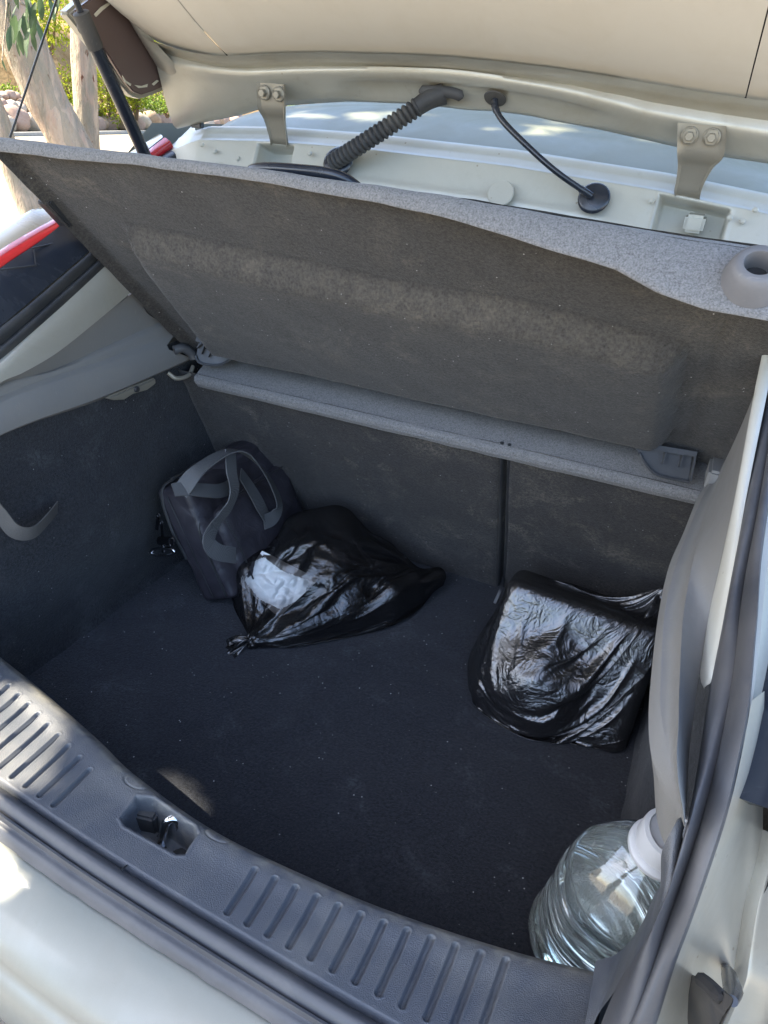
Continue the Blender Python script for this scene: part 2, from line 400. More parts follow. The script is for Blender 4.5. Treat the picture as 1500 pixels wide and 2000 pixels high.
bracket([(388, 668), (383, 695), (390, 708), (410, 713), (432, 712), (452, 702), (464, 687)], ((386, 663), (466, 684)), [((404, 670), (396, 692)), ((420, 676), (409, 698)), ((400, 668), (388, 680))], .012)
MB().tube([atp(1345, 938, HB0+SN*.008, SN), atp(1395, 951, HB0+SN*.008, SN)], .007, 12).build('hinge_pin', M['bracket'], shelf)
MB().box(atp(472, 692, HB0+SN*.01, SN), (.016, .003, .006), (np.array((.86, .3, -.4)), SD, SN)).build('clip', M['black'], shelf)
# rubber stop on the lip
rc = HB0+(.434, 0, 0)+SD*(foldl(.434)+.002)+SN*.035
MB().lathe([(.0, -.002), (.030, -.002), (.0285, .004), (.0265, .010), (.0245, .017), (.0215, .0225), (.0185, .0245), (.0135, .024), (.0125, .021), (.012, .002), (0, .001)], rc, SD*.85+np.array((0, -.25, .35)), 40).build('rubber_stop', m_plastic('grey rubber stop', (.10, .10, .105), .5, 300, .0001, .3, (.2, .19, .18), .4), shelf, ang=50)
MB().lathe([(.0, .0), (.012, .0)], rc+SD*.004, SD*.85+np.array((0, -.25, .35)), 24).build('stop_hole', M['dark'], shelf)
# plastic guide down the left edge, handle on the far side
ge = np.array([HB0+(-halfw(s)-.004, 0, 0)+SD*s-SN*.008 for s in np.linspace(.03, .5, 40)])
MB().tube(ge, .011, 10).build('edge_guide', M['dark_rubber'], shelf)
gx = HB0+(-halfw(.40)-.006, 0, 0)+SD*.395+SN*.002
MB().box(gx, (.012, .026, .012), (np.array((1, 0, 0)), SD, SN)).build('edge_clip', M['black'], shelf, bevel=.002)
hp = HB0+SD*(SLEN-.030)-SN*.03+np.array((-.02, 0, 0))
MB().tube(spline([hp+(-.145, 0, 0)-SD*.03, hp+(-.125, 0, 0)+SD*.004, hp+(-.06, 0, 0)+SD*.013, hp+(.0, 0, 0)+SD*.008, hp+(.03, 0, 0)-SD*.03], 40), .007, 10).build('shelf_handle', M['lampblack'], shelf)
# cord that lifts the shelf
c0 = at(25, 252, 'x', -.50); c1 = at(110, 0, 'x', -.53); c2 = c1+(c1-c0)*.35
C_(MB().tube(np.array([c0-(c1-c0)*.06, c0, c1, c2]), .0015, 6), 'shelf_cord', M['black'])

# ---- sill trim: one fine height field with slots and the latch well
IX = [-.75, -.55, -.381, -.259, -.15, -.08, .051, .191, .281, .384, .461, .48]; IY = [.17, .125, .093, .066, .038, .018, -.003, -.004, .002, .016, .032, .037]
OX = [-.75, -.5, -.35, -.197, -.11, -.004, .175, .295, .461, .48]; OY = [-.005, -.035, -.055, -.070, -.079, -.088, -.098, -.103, -.106, -.106]
def cubic(xs, ys):
    c = spline(list(zip(xs, ys)), 400); return lambda x: np.interp(x, c[:, 0], c[:, 1])
yin, yout = cubic(IX, IY), cubic(OX, OY); SZ = .185
wells = [at(x, y, 'z', SZ) for x, y in ((268, 1560), (300, 1562), (380, 1618), (385, 1632), (360, 1668), (345, 1668), (245, 1612), (237, 1598))]
def inpoly(x, y, poly):
    """signed distance to a convex-ish polygon, positive inside"""
    d = None; n = len(poly); cx = sum(p[0] for p in poly)/n; cy = sum(p[1] for p in poly)/n
    for i in range(n):
        a, b = poly[i][:2], poly[(i+1) % n][:2]; e = b-a; nn = np.array((-e[1], e[0])); nn /= np.linalg.norm(nn)
        if (np.array((cx, cy))-a)@nn < 0: nn = -nn
        k = (x-a[0])*nn[0]+(y-a[1])*nn[1]; d = k if d is None else np.minimum(d, k)
    return d
nx, nv = 860, 110
xx = np.linspace(-.70, .470, nx); vv = np.linspace(0, 1, nv)
XX, VV = np.meshgrid(xx, vv, indexing='ij'); yi, yo = yin(XX), yout(XX); YY = yi+(yo-yi)*VV
wd = np.abs(yi-yo); dist_in = VV*wd; dist_out = (1-VV)*wd
ZZ = SZ+0*XX-.016*np.clip(1-dist_in/.016, 0, 1)**2-.010*np.clip(1-dist_out/.006, 0, 1)**2+.0035*np.exp(-((dist_in-.022)/.016)**2)
for g in range(12):
    for sgn in (1, -1):
        gx0 = sgn*(.121+g*.0239)
        if gx0 < -.46: continue
        k = g/11; ya = yin(gx0)-(.028-.006*k if sgn > 0 else .040-.01*k); yb = yout(gx0)+(.014+.008*k if sgn > 0 else .014)
        fan = sgn*.06
        px = XX-(gx0-(YY-ya)*-.05*k*sgn); seg = np.clip(np.maximum(YY-ya, yb-YY), 0, None)
        dd = np.sqrt(px**2+seg**2); ZZ -= .0045*sst(.0036, .0022, dd); ZZ += .0006*np.exp(-((dd-.0045)/.0009)**2)
dw = inpoly(XX, YY, wells); well = sst(-.0005, .0030, dw); ZZ += .0008*np.exp(-((dw+.003)/.0012)**2)
ZZ = ZZ*(1-well)+(SZ-.046+.006*vnoise(np.stack([XX, YY, 0*XX], -1), 35))*well
for cx, cy in ((268, 1530), (428, 1632)):            # two oval clip covers
    c = at(cx, cy, 'z', SZ); e = np.sqrt(((XX-c[0])/.017)**2+((YY-c[1])/.0085)**2); ZZ -= .0012*np.exp(-((e-1)/.09)**2)
SG = np.stack([XX, YY, ZZ], -1)
mb = MB().grid(SG, flip=True)
inner = SG[:, 0]; mb.grid(np.stack([inner, inner+(0, .003, -.012), inner+(0, .006, -.06), inner*(1, 1, 0)+(0, .012, -.01)], 1))
sill = C_(mb, 'sill_trim', M['sill'], ang=None)
da = sill.data.attributes.new('dust', 'FLOAT', 'POINT'); co = np.zeros(len(sill.data.vertices)*3); sill.data.vertices.foreach_get('co', co); co = co.reshape(-1, 3)
da.data.foreach_set('value', (.85*sst(.030, .006, yin(co[:, 0])-co[:, 1])*sst(.10, .16, co[:, 2])+.35*sst(.16, .14, co[:, 2])).astype(np.float32))
sill['label'] = 'grained dark grey loading sill trim with slots and a latch well'
# striker in the well
sp = [at(313, 1652, 'z', .136), at(320, 1625, 'z', .158), at(327, 1605, 'z', .172), at(340, 1598, 'z', .176), at(350, 1606, 'z', .170), at(353, 1640, 'z', .138)]
MB().tube(spline(sp, 30), .0052, 12).build('latch_striker', M['chrome'], sill)
pl = at(335, 1660, 'z', .137); MB().box(pl, (.026, .016, .002)).build('striker_plate', M['gunmetal'], sill, bevel=.001)
MB().lathe([(0, .006), (.006, .006), (.007, 0)], at(314, 1658, 'z', .138), (0, 0, 1), 6).build('striker_nut', M['gunmetal'], sill)
bl = at(285, 1598, 'z', .150); MB().box(bl, (.018, .010, .016), (np.array((.93, .2, 0)), np.array((-.2, .93, .1)), np.array((0, -.1, 1)))).build('rubber_buffer', M['dark_rubber'], sill, bevel=.003)

# ---- right pillar rails (X, Y, Z from pixels on planes the parts lie in), mirrored for the left seal and flange
def rail(pts): return np.array([at(x, y, ax, v) for x, y, ax, v in pts])
S8 = np.array([(.40, -.121, .160), (.46, -.125, .172), (.488, -.105, .21), (.498, -.082, .26), (.5, -.067, .296), (.5, -.047, .346), (.5, -.036, .400), *[tuple(at(x, y, 'x', .503)) for x, y in ((1412, 1600), (1440, 1485), (1462, 1370), (1478, 1200), (1494, 1020))], (.505, .5, .675), (.507, .66, .755), (.507, .74, .82)])
S7 = rail([(1230, 2000, 'x', .484), (1270, 1900, 'x', .488), (1300, 1810, 'x', .490), (1340, 1696, 'x', .492), (1370, 1600, 'x', .493), (1400, 1480, 'x', .494), (1430, 1320, 'x', .495), (1450, 1150, 'x', .496)])
S6 = rail([(1150, 2010, 'x', .470), (1200, 1936, 'x', .474), (1248, 1858, 'x', .478), (1286, 1788, 'x', .480), (1308, 1728, 'x', .482), (1340, 1615, 'x', .484), (1360, 1512, 'x', .485), (1386, 1345, 'x', .486), (1413, 1210, 'x', .487), (1447, 1010, 'x', .488), (1475, 860, 'x', .489), (1500, 745, 'x', .49)])
# right-hand belt trim: inner edge, hollow, ridge, up to the painted flange
T1 = np.array([at(x, y, 'z', .44) for x, y in ((1378, 948), (1361, 975), (1335, 1040), (1307, 1105), (1286, 1200), (1270, 1340), (1267, 1425), (1275, 1487), (1296, 1535), (1317, 1575), (1324, 1600))])
T0 = T1+np.array((.012, 0, -.035)); T00 = T1+np.array((.022, 0, -.07))
T2 = np.array([at(x, y, 'z', .456) for x, y in ((1386, 945), (1368, 980), (1343, 1040), (1318, 1110), (1298, 1200), (1290, 1340), (1292, 1400), (1303, 1460), (1316, 1520), (1328, 1570), (1332, 1600))])
T3 = np.array([at(x, y, 'z', .482) for x, y in ((1408, 915), (1390, 980), (1371, 1035), (1354, 1095), (1335, 1200), (1327, 1340), (1325, 1420), (1322, 1470), (1325, 1530), (1333, 1575), (1336, 1602))])
T4 = rail([(1472, 772, 'x', .475), (1440, 950, 'x', .478), (1425, 1020, 'x', .478), (1408, 1095, 'x', .478), (1385, 1200, 'x', .479), (1366, 1318, 'x', .480), (1355, 1400, 'x', .480), (1347, 1460, 'x', .481), (1343, 1530, 'x', .482), (1341, 1575, 'x', .483), (1338, 1605, 'x', .484)])
rt = MB(); rt.grid(loft([T00, T0, T1], 70, 4)); rt.grid(loft([T1, T2, T3, T4], 70, 6, [(0, 0, .002), (.003, 0, -.007), (.001, 0, -.004)]))
trim_r = C_(rt, 'side_trim', M['trim'], ang=30); trim_r['label'] = 'moulded grey plastic side trim beside the painted flange'
# end of the belt trim by the shelf pin
MB().box((.478, .64, .455), (.012, .03, .016)).build('pin_socket', M['trim'], trim_r, bevel=.004)
MB().box((.493, .70, .50), (.004, .10, .055)).build('upper_cover', M['black'], trim_r, bevel=.002)
# corner trim between the belt trim and the sill
K1 = np.array((0, 0, .003))+np.array([at(1324, 1600, 'z', .44), at(1291, 1668, 'z', .405), at(1290, 1728, 'z', .36), at(1276, 1752, 'z', .335), at(1256, 1800, 'z', .29), at(1230, 1840, 'z', .24), at(1200, 1868, 'z', .206), at(1162, 1880, 'z', .187)])
K2 = np.array([at(1338, 1610, 'x', .484), at(1308, 1728, 'x', .482), at(1286, 1788, 'x', .480), at(1248, 1858, 'x', .478), at(1200, 1936, 'x', .474), at(1160, 2000, 'x', .470), (.463, -.09, .190)])
K0 = K1+np.array((.014, .010, -.04)); K00 = K1*(1, 1, 0)+np.array((.04, .01, -.02))
C_(MB().grid(loft([K00, K0, K1, K2], 60, 6, [None, None, (0, 0, .004)])), 'corner_trim', M['sill'], ang=50)
# painted flange (both sides): strip with a rounded lower end
def flange(sgn):
    A = rail([(1500, 640, 'x', .474), (1472, 772, 'x', .475), (1440, 950, 'x', .478), (1410, 1090, 'x', .479), (1385, 1200, 'x', .4795), (1368, 1310, 'x', .480)])
    B = rail([(1520, 660, 'x', .487), (1498, 770, 'x', .487), (1462, 950, 'x', .487), (1436, 1090, 'x', .487), (1413, 1210, 'x', .487), (1393, 1325, 'x', .487)])
    s0 = spline(A, 60); s1 = spline(B, 60); rows = []
    for t in np.linspace(0, 1, 9): rows.append(s0*(1-t)+s1*t+np.array((-.003, -.002, .003))*math.sqrt(max(0, 1-(2*t-1)**2)))
    Pp = np.array(rows); e = Pp[:, -1]; mid = e.mean(0)+np.array((0, -.008, -.001))
    Pp = np.concatenate([Pp, (e*.75+mid*.25)[:, None]+np.array((0, -.0035, -.003)), (e*.4+mid*.6)[:, None]+np.array((0, -.005, -.004)), np.repeat(mid[None], 9, 0)[:, None]+np.array((.002, -.004, -.007))], 1)
    if sgn < 0:
        # the left one shows wider; it runs down over the belt trim
        Pp = Pp*(-1, 1, 1)
    o = C_(MB().grid(Pp), 'painted_flange', m_paint('clean cream paint', (.52, .51, .45), .34, .1, .3, (.4, .37, .3)), ang=60); return o
flange(1)
# rubber seal around the boot opening
def sweep_seal(inner, mid, outer, name, split=None):
    a, b, c = (spline(x, 110) for x in (inner, mid, outer))
    up = np.array((-.35, -.75, .55)); rows = [a+np.array((.004, .004, -.008)), a]
    for t in np.linspace(.12, .88, 7): rows.append(a*(1-t)+b*t+up*.012*math.sin(math.pi*t))
    rows += [b+up*-.002]
    for t in np.linspace(.1, .9, 5): rows.append(b*(1-t)+c*t+up*.006*math.sin(math.pi*t))
    rows += [c, c+np.array((.004, .006, -.012))]
    return np.array(rows)
S6e = np.vstack([[(.463, -.092, .186)], S6[1:], [(.492, .60, .70), (.492, .72, .80)]])
S7e = np.vstack([[(.45, -.104, .188), (.474, -.098, .225)], S7, [(.497, .306, .57), (.499, .5, .655), (.5, .66, .735), (.5, .735, .81)]])
S8e = S8[1:]
pr = sweep_seal(S6e, S7e, S8e, 'r')
seal_r = C_(MB().grid(pr), 'pillar_seal', M['rubber'], ang=50)
seal_r['label'] = 'long grey rubber seal up the pillar beside the water bottle'
# left: dark seal and flange traced on the left pillar
lp = lambda pts: np.array([at(x, y, 'x', v) for x, y, v in pts])
La = lp([(-240, 900, -.505), (-60, 748, -.505), (0, 703, -.505), (60, 652, -.505), (130, 590, -.507), (205, 520, -.51), (300, 430, -.515), (372, 330, -.52)])
Lb = lp([(-240, 870, -.515), (-60, 720, -.515), (0, 676, -.515), (60, 625, -.515), (130, 563, -.517), (195, 505, -.52), (290, 415, -.525), (368, 315, -.53)])
Lc = lp([(-240, 835, -.52), (-60, 685, -.52), (0, 640, -.52), (60, 592, -.52), (130, 532, -.522), (185, 484, -.525), (280, 395, -.53), (362, 300, -.535)])
rows = []; a_, b_, c_ = (spline(x, 90) for x in (La, Lb, Lc)); upv = np.array((.5, -.6, .5))
for t in np.linspace(0, 1, 8): rows.append(a_*(1-t)+b_*t+upv*.010*math.sin(math.pi*t))
for t in np.linspace(.08, 1, 7): rows.append(b_*(1-t)+c_*t+upv*.007*math.sin(math.pi*t))
C_(MB().grid(np.array(rows)), 'pillar_seal', M['black'], ang=50)['label'] = 'black rubber seal on the pillar beside the red tail light'
Fa = lp([(-240, 995, -.492), (-60, 800, -.492), (0, 748, -.492), (45, 728, -.492), (110, 690, -.494), (180, 635, -.497), (262, 566, -.50), (330, 505, -.50)])
rows = [spline(Fa, 90)*(1-t)+a_*t+np.array((.4, -.5, .6))*.007*math.sin(math.pi*t) for t in np.linspace(0, 1, 9)]
C_(MB().grid(np.array(rows)), 'painted_flange', M['paint_in'], ang=60)['label'] = 'cream painted pillar flange above the left belt trim'
# left belt trim
LT = [lp([(-260, 1010, -.52), (0, 850, -.508), (200, 782, -.506), (372, 702, -.500)])+np.array((-.03, 0, -.02)),
      lp([(-260, 1000, -.50), (0, 850, -.498), (200, 775, -.496), (375, 700, -.490)]),
      lp([(-260, 950, -.505), (0, 800, -.500), (200, 728, -.498), (330, 683, -.493)]),
      lp([(-260, 938, -.508), (0, 788, -.503), (200, 716, -.501), (326, 674, -.496)]),
      lp([(-260, 925, -.516), (0, 775, -.511), (200, 703, -.508), (345, 648, -.502)]),
      lp([(-260, 900, -.528), (0, 748, -.522), (100, 722, -.520), (200, 678, -.518), (320, 625, -.514)])]
trim_l = C_(MB().grid(loft(LT, 70, 4, [None, (.002, 0, 0), None, None, (.003, 0, .003)])), 'side_trim', M['trim'], ang=35)
trim_l['label'] = 'long grey plastic belt trim above the carpeted side wall'
UT = [lp([(-240, 905, -.520), (0, 752, -.520), (60, 742, -.520), (140, 712, -.519), (200, 685, -.518), (325, 626, -.513)]), lp([(-240, 990, -.505), (0, 746, -.505), (45, 726, -.505), (110, 688, -.507), (180, 632, -.51), (275, 560, -.515)])]
MB().grid(loft(UT, 40, 5)).build('pillar_cover', M['trim'], trim_l, ang=50)
MB().tube(spline(lp([(255, 572, -.525), (280, 600, -.52), (300, 612, -.515), (318, 618, -.512)]), 20), .008, 8).build('belt_slot', M['black'], trim_l)
# shelf support peg, ring and little holder under the trim
MB().tube(spline(lp([(340, 684, -.488), (358, 680, -.478), (374, 690, -.470), (380, 700, -.466)]), 16), .009, 10).build('shelf_peg', M['bracket'], trim_l)
MB().tube(spline(lp([(328, 728, -.500), (345, 739, -.488), (368, 733, -.48), (377, 716, -.485)]), 20), .0042, 8).build('seat_catch_ring', M['steel'], trim_l)
MB().prism([at(x, y, 'x', -.494) for x, y in ((205, 778), (255, 757), (305, 738), (306, 750), (290, 762), (262, 770), (245, 781), (225, 782))], (-.02, 0, 0)).build('cargo_hook_base', M['steel'], trim_l, bevel=.003)
MB().lathe([(0, .004), (.005, .004), (.006, 0)], at(266, 760, 'x', -.4935), (1, 0, 0), 12).build('screw', M['black'], trim_l)
# left lamp: black panel, red lens, pale lens edge
def band(r1, r2, name, mat, parent, bow=.006, n=60):
    a, b = spline(r1, n), spline(r2, n); nv = np.array((.75, -.6, .3)); nv /= np.linalg.norm(nv)
    rows = [a-nv*.02]+[a*(1-t)+b*t+nv*bow*math.sin(math.pi*t) for t in np.linspace(0, 1, 8)]+[b-nv*.02]
    return MB().grid(np.array(rows)).build(name, mat, parent, ang=40)
lamp = empty('tail_light'); lamp.parent = car; lamp.matrix_parent_inverse = CI; lamp['label'] = 'red and black tail light on the left rear pillar'
band(lp([(-260, 800, -.522), (-60, 683, -.522), (0, 638, -.522), (90, 562, -.523), (184, 482, -.526), (280, 395, -.53), (362, 298, -.536)]), lp([(-260, 690, -.56), (-60, 575, -.56), (0, 524, -.56), (80, 470, -.56), (150, 415, -.56), (250, 345, -.56), (335, 290, -.56)]), 'lamp_panel', M['lampblack'], lamp)
band(lp([(-260, 688, -.562), (-60, 572, -.562), (0, 524, -.562), (80, 473, -.562), (131, 437, -.562), (250, 345, -.562), (340, 290, -.562)]), lp([(-260, 640, -.575), (-60, 530, -.575), (0, 488, -.575), (70, 446, -.575), (119, 418, -.575), (240, 330, -.575), (322, 268, -.575)]), 'red_lens', M['red'], lamp, .008)
band(lp([(-260, 638, -.577), (-60, 530, -.577), (0, 489, -.577), (70, 447, -.577), (119, 418, -.577), (240, 330, -.577), (318, 268, -.577)]), lp([(-260, 585, -.62), (-60, 485, -.62), (0, 450, -.62), (60, 410, -.62), (102, 397, -.62), (230, 312, -.62), (310, 262, -.62)]), 'pale_lens', M['clear'], lamp, .006)
MB().tube(lp([(-2, 527, -.544), (70, 518, -.536), (65, 483, -.553)]), .0014, 6).build('lamp_moulding', M['black'], lamp)
MB().tube(lp([(62, 485, -.552), (120, 472, -.548), (178, 467, -.540)]), .0014, 6).build('lamp_moulding', M['black'], lamp)

# seal along the sill
def ycurve(pts): return cubic([p[0] for p in pts], [p[1] for p in pts])
lx = np.linspace(-.70, .47, 140)
so1 = yout(lx); rows = [np.stack([lx, so1+.002, 0*lx+.170], 1), np.stack([lx, so1-.0005, 0*lx+.179], 1)]
for t in np.linspace(.1, .9, 8): rows.append(np.stack([lx, so1-.021*t, .178+.010*np.sin(math.pi*t)+0*lx], 1))
rows.append(np.stack([lx, so1-.0215, 0*lx+.1745], 1)); rows.append(np.stack([lx, so1-.0225, 0*lx+.181], 1)); rows.append(np.stack([lx, so1-.025, 0*lx+.1815], 1)); rows.append(np.stack([lx, so1-.0262, 0*lx+.174], 1))
for t in np.linspace(.1, 1, 6): rows.append(np.stack([lx, so1-.026-.013*t, .173+.004*np.sin(math.pi*t)-.010*t+0*lx], 1))
sr = np.array(rows); sr[..., 2] += .0006*vnoise(sr, 12); sr[-1, :, 1] += .0008*vnoise(sr[-1], 60)
sill_seal = C_(MB().grid(sr), 'sill_seal', M['rubber'], ang=45); sill_seal['label'] = 'grey rubber seal along the loading sill'
for k, (a, b) in enumerate((((222, 1712), (208, 1738)), ((248, 1690), (232, 1712)))):   # the two butt joints
    a, b = at(*a, 'z', .184), at(*b, 'z', .181 if k else .172); m = (a+b)/2
    MB().tube(np.array([a, m+(0, 0, .0035), b]), .0009, 5).build('joint_line', M['dark'], sill_seal)
MB().prism([at(x, y, 'z', .166) for x, y in ((446, 1882), (462, 1885), (470, 1897), (475, 1908), (462, 1900))], (0, 0, .0025)).build('torn_flap', M['dark_rubber'], sill_seal)

# ---- rear bumper: painted ledge and face
bx = np.linspace(-1.0, .95, 150); oy = np.interp(bx, lx, so1); oy = np.where(bx < -.70, so1[0]+.30*(np.clip(-.70-bx, 0, 1))**1.3, oy); oy = np.where(bx > .47, so1[-1]+.25*np.clip(bx-.47, 0, 1)**1.3, oy)
prof = [(-.030, .158), (-.037, .160), (-.046, .158), (-.060, .152), (-.078, .143), (-.094, .131), (-.103, .121), (-.107, .113), (-.1085, .107), (-.1125, .104), (-.118, .098), (-.124, .085), (-.128, .068), (-.127, .050), (-.119, .035), (-.10, .022), (-.06, .012), (-.01, .004), (.06, -.01), (.12, -.05), (.13, -.2), (.12, -.33)]
rows = [np.stack([bx, oy+a+.006*0, 0*bx+z], 1) for a, z in prof]
br = np.array(rows); bump_o = C_(MB().grid(br), 'rear_bumper', M['paint'], ang=40); bump_o['label'] = 'dusty pale painted bumper ledge below the sill'

# ---- right outer channel, lamp and rubber stop
S9 = rail([(1330, 2120, 'x', .560), (1385, 2010, 'x', .562), (1412, 1950, 'x', .562), (1432, 1900, 'x', .562), (1440, 1850, 'x', .560), (1455, 1760, 'x', .556), (1475, 1690, 'x', .556), (1490, 1620, 'x', .556)])
S8l = S8[2:10]; S8o = S8l+np.array((.004, .010, -.006))
ch = MB().grid(loft([S8o, S8o+np.array((.012, .028, -.008)), S9], 50, 6, [None, (0, .012, 0)]))
S10 = S9+np.array((.012, -.006, .010)); S11 = S9+np.array((.09, .01, .0)); S12 = S9+np.array((.25, .12, -.03))
ch.grid(loft([S9, S10, S11, S12], 50, 5, [(0, -.006, .004), None, None]))
chan = C_(ch, 'body_channel', M['paint_in'], ang=40); chan['label'] = 'cream painted drain channel outside the rubber seal'
UP = rail([(1422, 1545, 'x', .508), (1450, 1390, 'x', .508), (1468, 1260, 'x', .508), (1485, 1100, 'x', .508), (1510, 930, 'x', .508)])
C_(MB().grid(loft([UP+np.array((-.004, .012, -.006)), UP, UP+np.array((.006, 0, .0)), UP+np.array((.02, .02, -.01))], 40, 3)), 'pillar_edge', M['paint_in'])
lampr = empty('tail_light'); lampr.parent = car; lampr.matrix_parent_inverse = CI; lampr['label'] = 'dark tail light housing beside the right hand seal'
q1 = rail([(1441, 1558, 'x', .515), (1456, 1450, 'x', .515), (1474, 1300, 'x', .516), (1490, 1120, 'x', .518), (1520, 950, 'x', .52)]); q2 = q1+np.array((.075, -.01, .02)); q3 = q1+np.array((.16, .10, .0))
MB().grid(loft([q1+np.array((.005, .03, -.02)), q1, q2, q3], 50, 6, [None, (0, -.010, .006), None])).build('lamp_panel', M['lampblack'], lampr)
lb = np.array([q1[0]+(.0, .0, 0), q1[0]+(.03, -.002, .008), q1[0]+(.075, -.01, .02)]); MB().grid(loft([lb, lb+np.array((0, .03, -.035))], 20, 3)).build('lamp_base', M['lampblack'], lampr)
#gd = rail([(1478, 1335, 'x', .520), (1500, 1330, 'x', .52)]); MB().tube(gd+np.array((0, -.012, .008)), .006, 8).build('dirt_ridge', M['dark_rubber'], lampr)
stop = empty('bump_stop'); stop.parent = car; stop.matrix_parent_inverse = CI
q = lambda x, y, v=.528: at(x, y, 'x', v)
top = [q(1352, 1898), q(1362, 1903), q(1415, 1930), q(1436, 1945), q(1428, 1968), q(1415, 1985), q(1380, 1952), q(1354, 1925)]
low = [q(x, y, .556) for x, y in ((1300, 1985), (1310, 1992), (1360, 2035), (1385, 2055), (1380, 2070), (1370, 2085), (1335, 2050), (1305, 2020))]
MB().add(top+low, [tuple(range(8)), tuple(range(15, 7, -1))]+[(i, 8+i, 8+(i+1) % 8, (i+1) % 8) for i in range(8)]).build('rubber_block', M['dark_rubber'], stop, bevel=.003)
sl_ = spline([q(1368, 1912, .5265), q(1388, 1928, .5262), q(1408, 1948, .5265)], 12); MB().tube(sl_, [.002]+[.0055]*10+[.002], 8).build('slot', M['dark'], stop)
MB().tube(rail([(1416, 1885, 'x', .556), (1424, 1905, 'x', .552), (1432, 1935, 'x', .545), (1430, 1955, 'x', .538)]), [.003, .006, .007, .004], 10).build('cable_clip', M['lampblack'], stop)

# body corners beyond the channel on both sides, and the unseen left half of seal and channel
for sg in (1, -1):
    mm = np.array((sg, 1, 1))
    if sg < 0:
        C_(MB().grid(loft([S8o*mm, (S8o+np.array((.012, .028, -.008)))*mm, S9*mm, S10*mm, S11*mm, S12*mm], 50, 5)), 'body_channel', M['paint_in'], ang=40)
        ks = [k for k in range(pr.shape[1]) if pr[0, k, 1] < .16]; C_(MB().grid(pr[:, ks]*mm), 'pillar_seal', M['rubber'], ang=50)
        C_(MB().grid(loft([K00*mm, K0*mm, K1*mm, K2*mm], 60, 6)), 'corner_trim', M['sill'], ang=50)
    C_(MB().grid(loft([S12*mm, (S12*(0, 1, 1)+np.array((.79, .05, -.02)))*mm, (S12*(0, .3, 1)+np.array((.80, .30, -.04)))*mm], 40, 4)), 'rear_corner', M['paint'], ang=50)
# ---- roof and its rear rail with hinge pockets
def rz(x): return np.interp(x, [-.62, -.52, -.493, -.35, -.188, .074, .303, .443, .55, .65], [.79, .828, .836, .845, .848, .844, .832, .818, .80, .77])
nx, nv = 420, 90; xx = np.linspace(-.56, .62, nx); vv = np.linspace(0, 1, nv); XX, VV = np.meshgrid(xx, vv, indexing='ij')
pv = [0, .06, .10, .16, .20, .26, .75, .85, 1]; pY = [.800, .790, .784, .778, .766, .760, .722, .712, .69]; pZ = [0, -.001, -.006, -.012, -.020, -.022, -.098, -.108, -.13]
YY = np.interp(VV, pv, pY); ZZ = rz(XX)+np.interp(VV, pv, pZ)
def pocket(cx, hw, v0, v1, dep):
    global YY, ZZ
    m = sst(-.0015, .002, np.minimum(hw-np.abs(XX-cx), np.minimum((VV-v0)*.13, (v1-VV)*.13)))
    sh = .55+.45*np.clip((XX-cx)/hw, -1, 1)**2
    YY += m*dep; ZZ -= m*.012
    e = np.minimum(hw-np.abs(XX-cx), np.minimum((VV-v0)*.13, (v1-VV)*.13)); ZZ += .0012*np.exp(-((e+.003)/.0015)**2); YY -= .0015*np.exp(-((e+.003)/.0015)**2)
pocket(-.331, .034, .30, .80, .045); pocket(.352, .047, .30, .80, .045)
YY -= .0012*np.exp(-((VV-.55)/.03)**2)*sst(-.25, -.15, XX)*sst(.28, .2, XX)
rm = MB().grid(np.stack([XX, YY, ZZ], -1))
rail_o = C_(rm, 'roof_rail', M['paint_rail'], ang=None); rail_o['label'] = 'pale painted roof rail behind the parcel shelf with hinge pockets'
rx = np.linspace(-.66, .70, 60); ry = np.linspace(.805, 2.4, 30)
RG = np.array([[(x, y, rz(x)-.004+.035*(1-math.exp(-(y-.8)*10))+.055*(1-math.exp(-(y-.8)*1.5))-(.10*(abs(x)/.7)**4)*(1 if abs(x) > .5 else .3)) for x in rx] for y in ry])
C_(MB().grid(RG), 'roof', M['roof'], ang=60)
# left corner of the body at the roof
MB().grid(loft([lp([(318, 300, -.60), (345, 275, -.60), (378, 243, -.58)]), lp([(330, 315, -.56), (352, 298, -.54), (384, 262, -.53)]), lp([(340, 330, -.54), (372, 330, -.50), (440, 325, -.42)])], 20, 4)).build('roof_corner', M['paint_rail'], rail_o)
for x, y in ((395, 283), (420, 296), (465, 310), (605, 300), (1272, 392), (1425, 425), (1450, 432), (1475, 410)):
    p = at(x, y, 'y', .745); MB().lathe([(0, .003), (.003, .0025), (.0045, 0)], p, (0, -.8, .5), 10).build('weld_spot', M['paint_rail'], rail_o)
p = at(978, 378, 'y', .728); MB().lathe([(0, .0016), (.019, .0016), (.020, 0)], p, (0, -.8, .45), 28).build('rail_cap', M['paint_rail'], rail_o)
p = at(385, 243, 'y', .775); MB().box(p, (.012, .006, .006)).build('stop_rubber', M['black'], rail_o, bevel=.002)
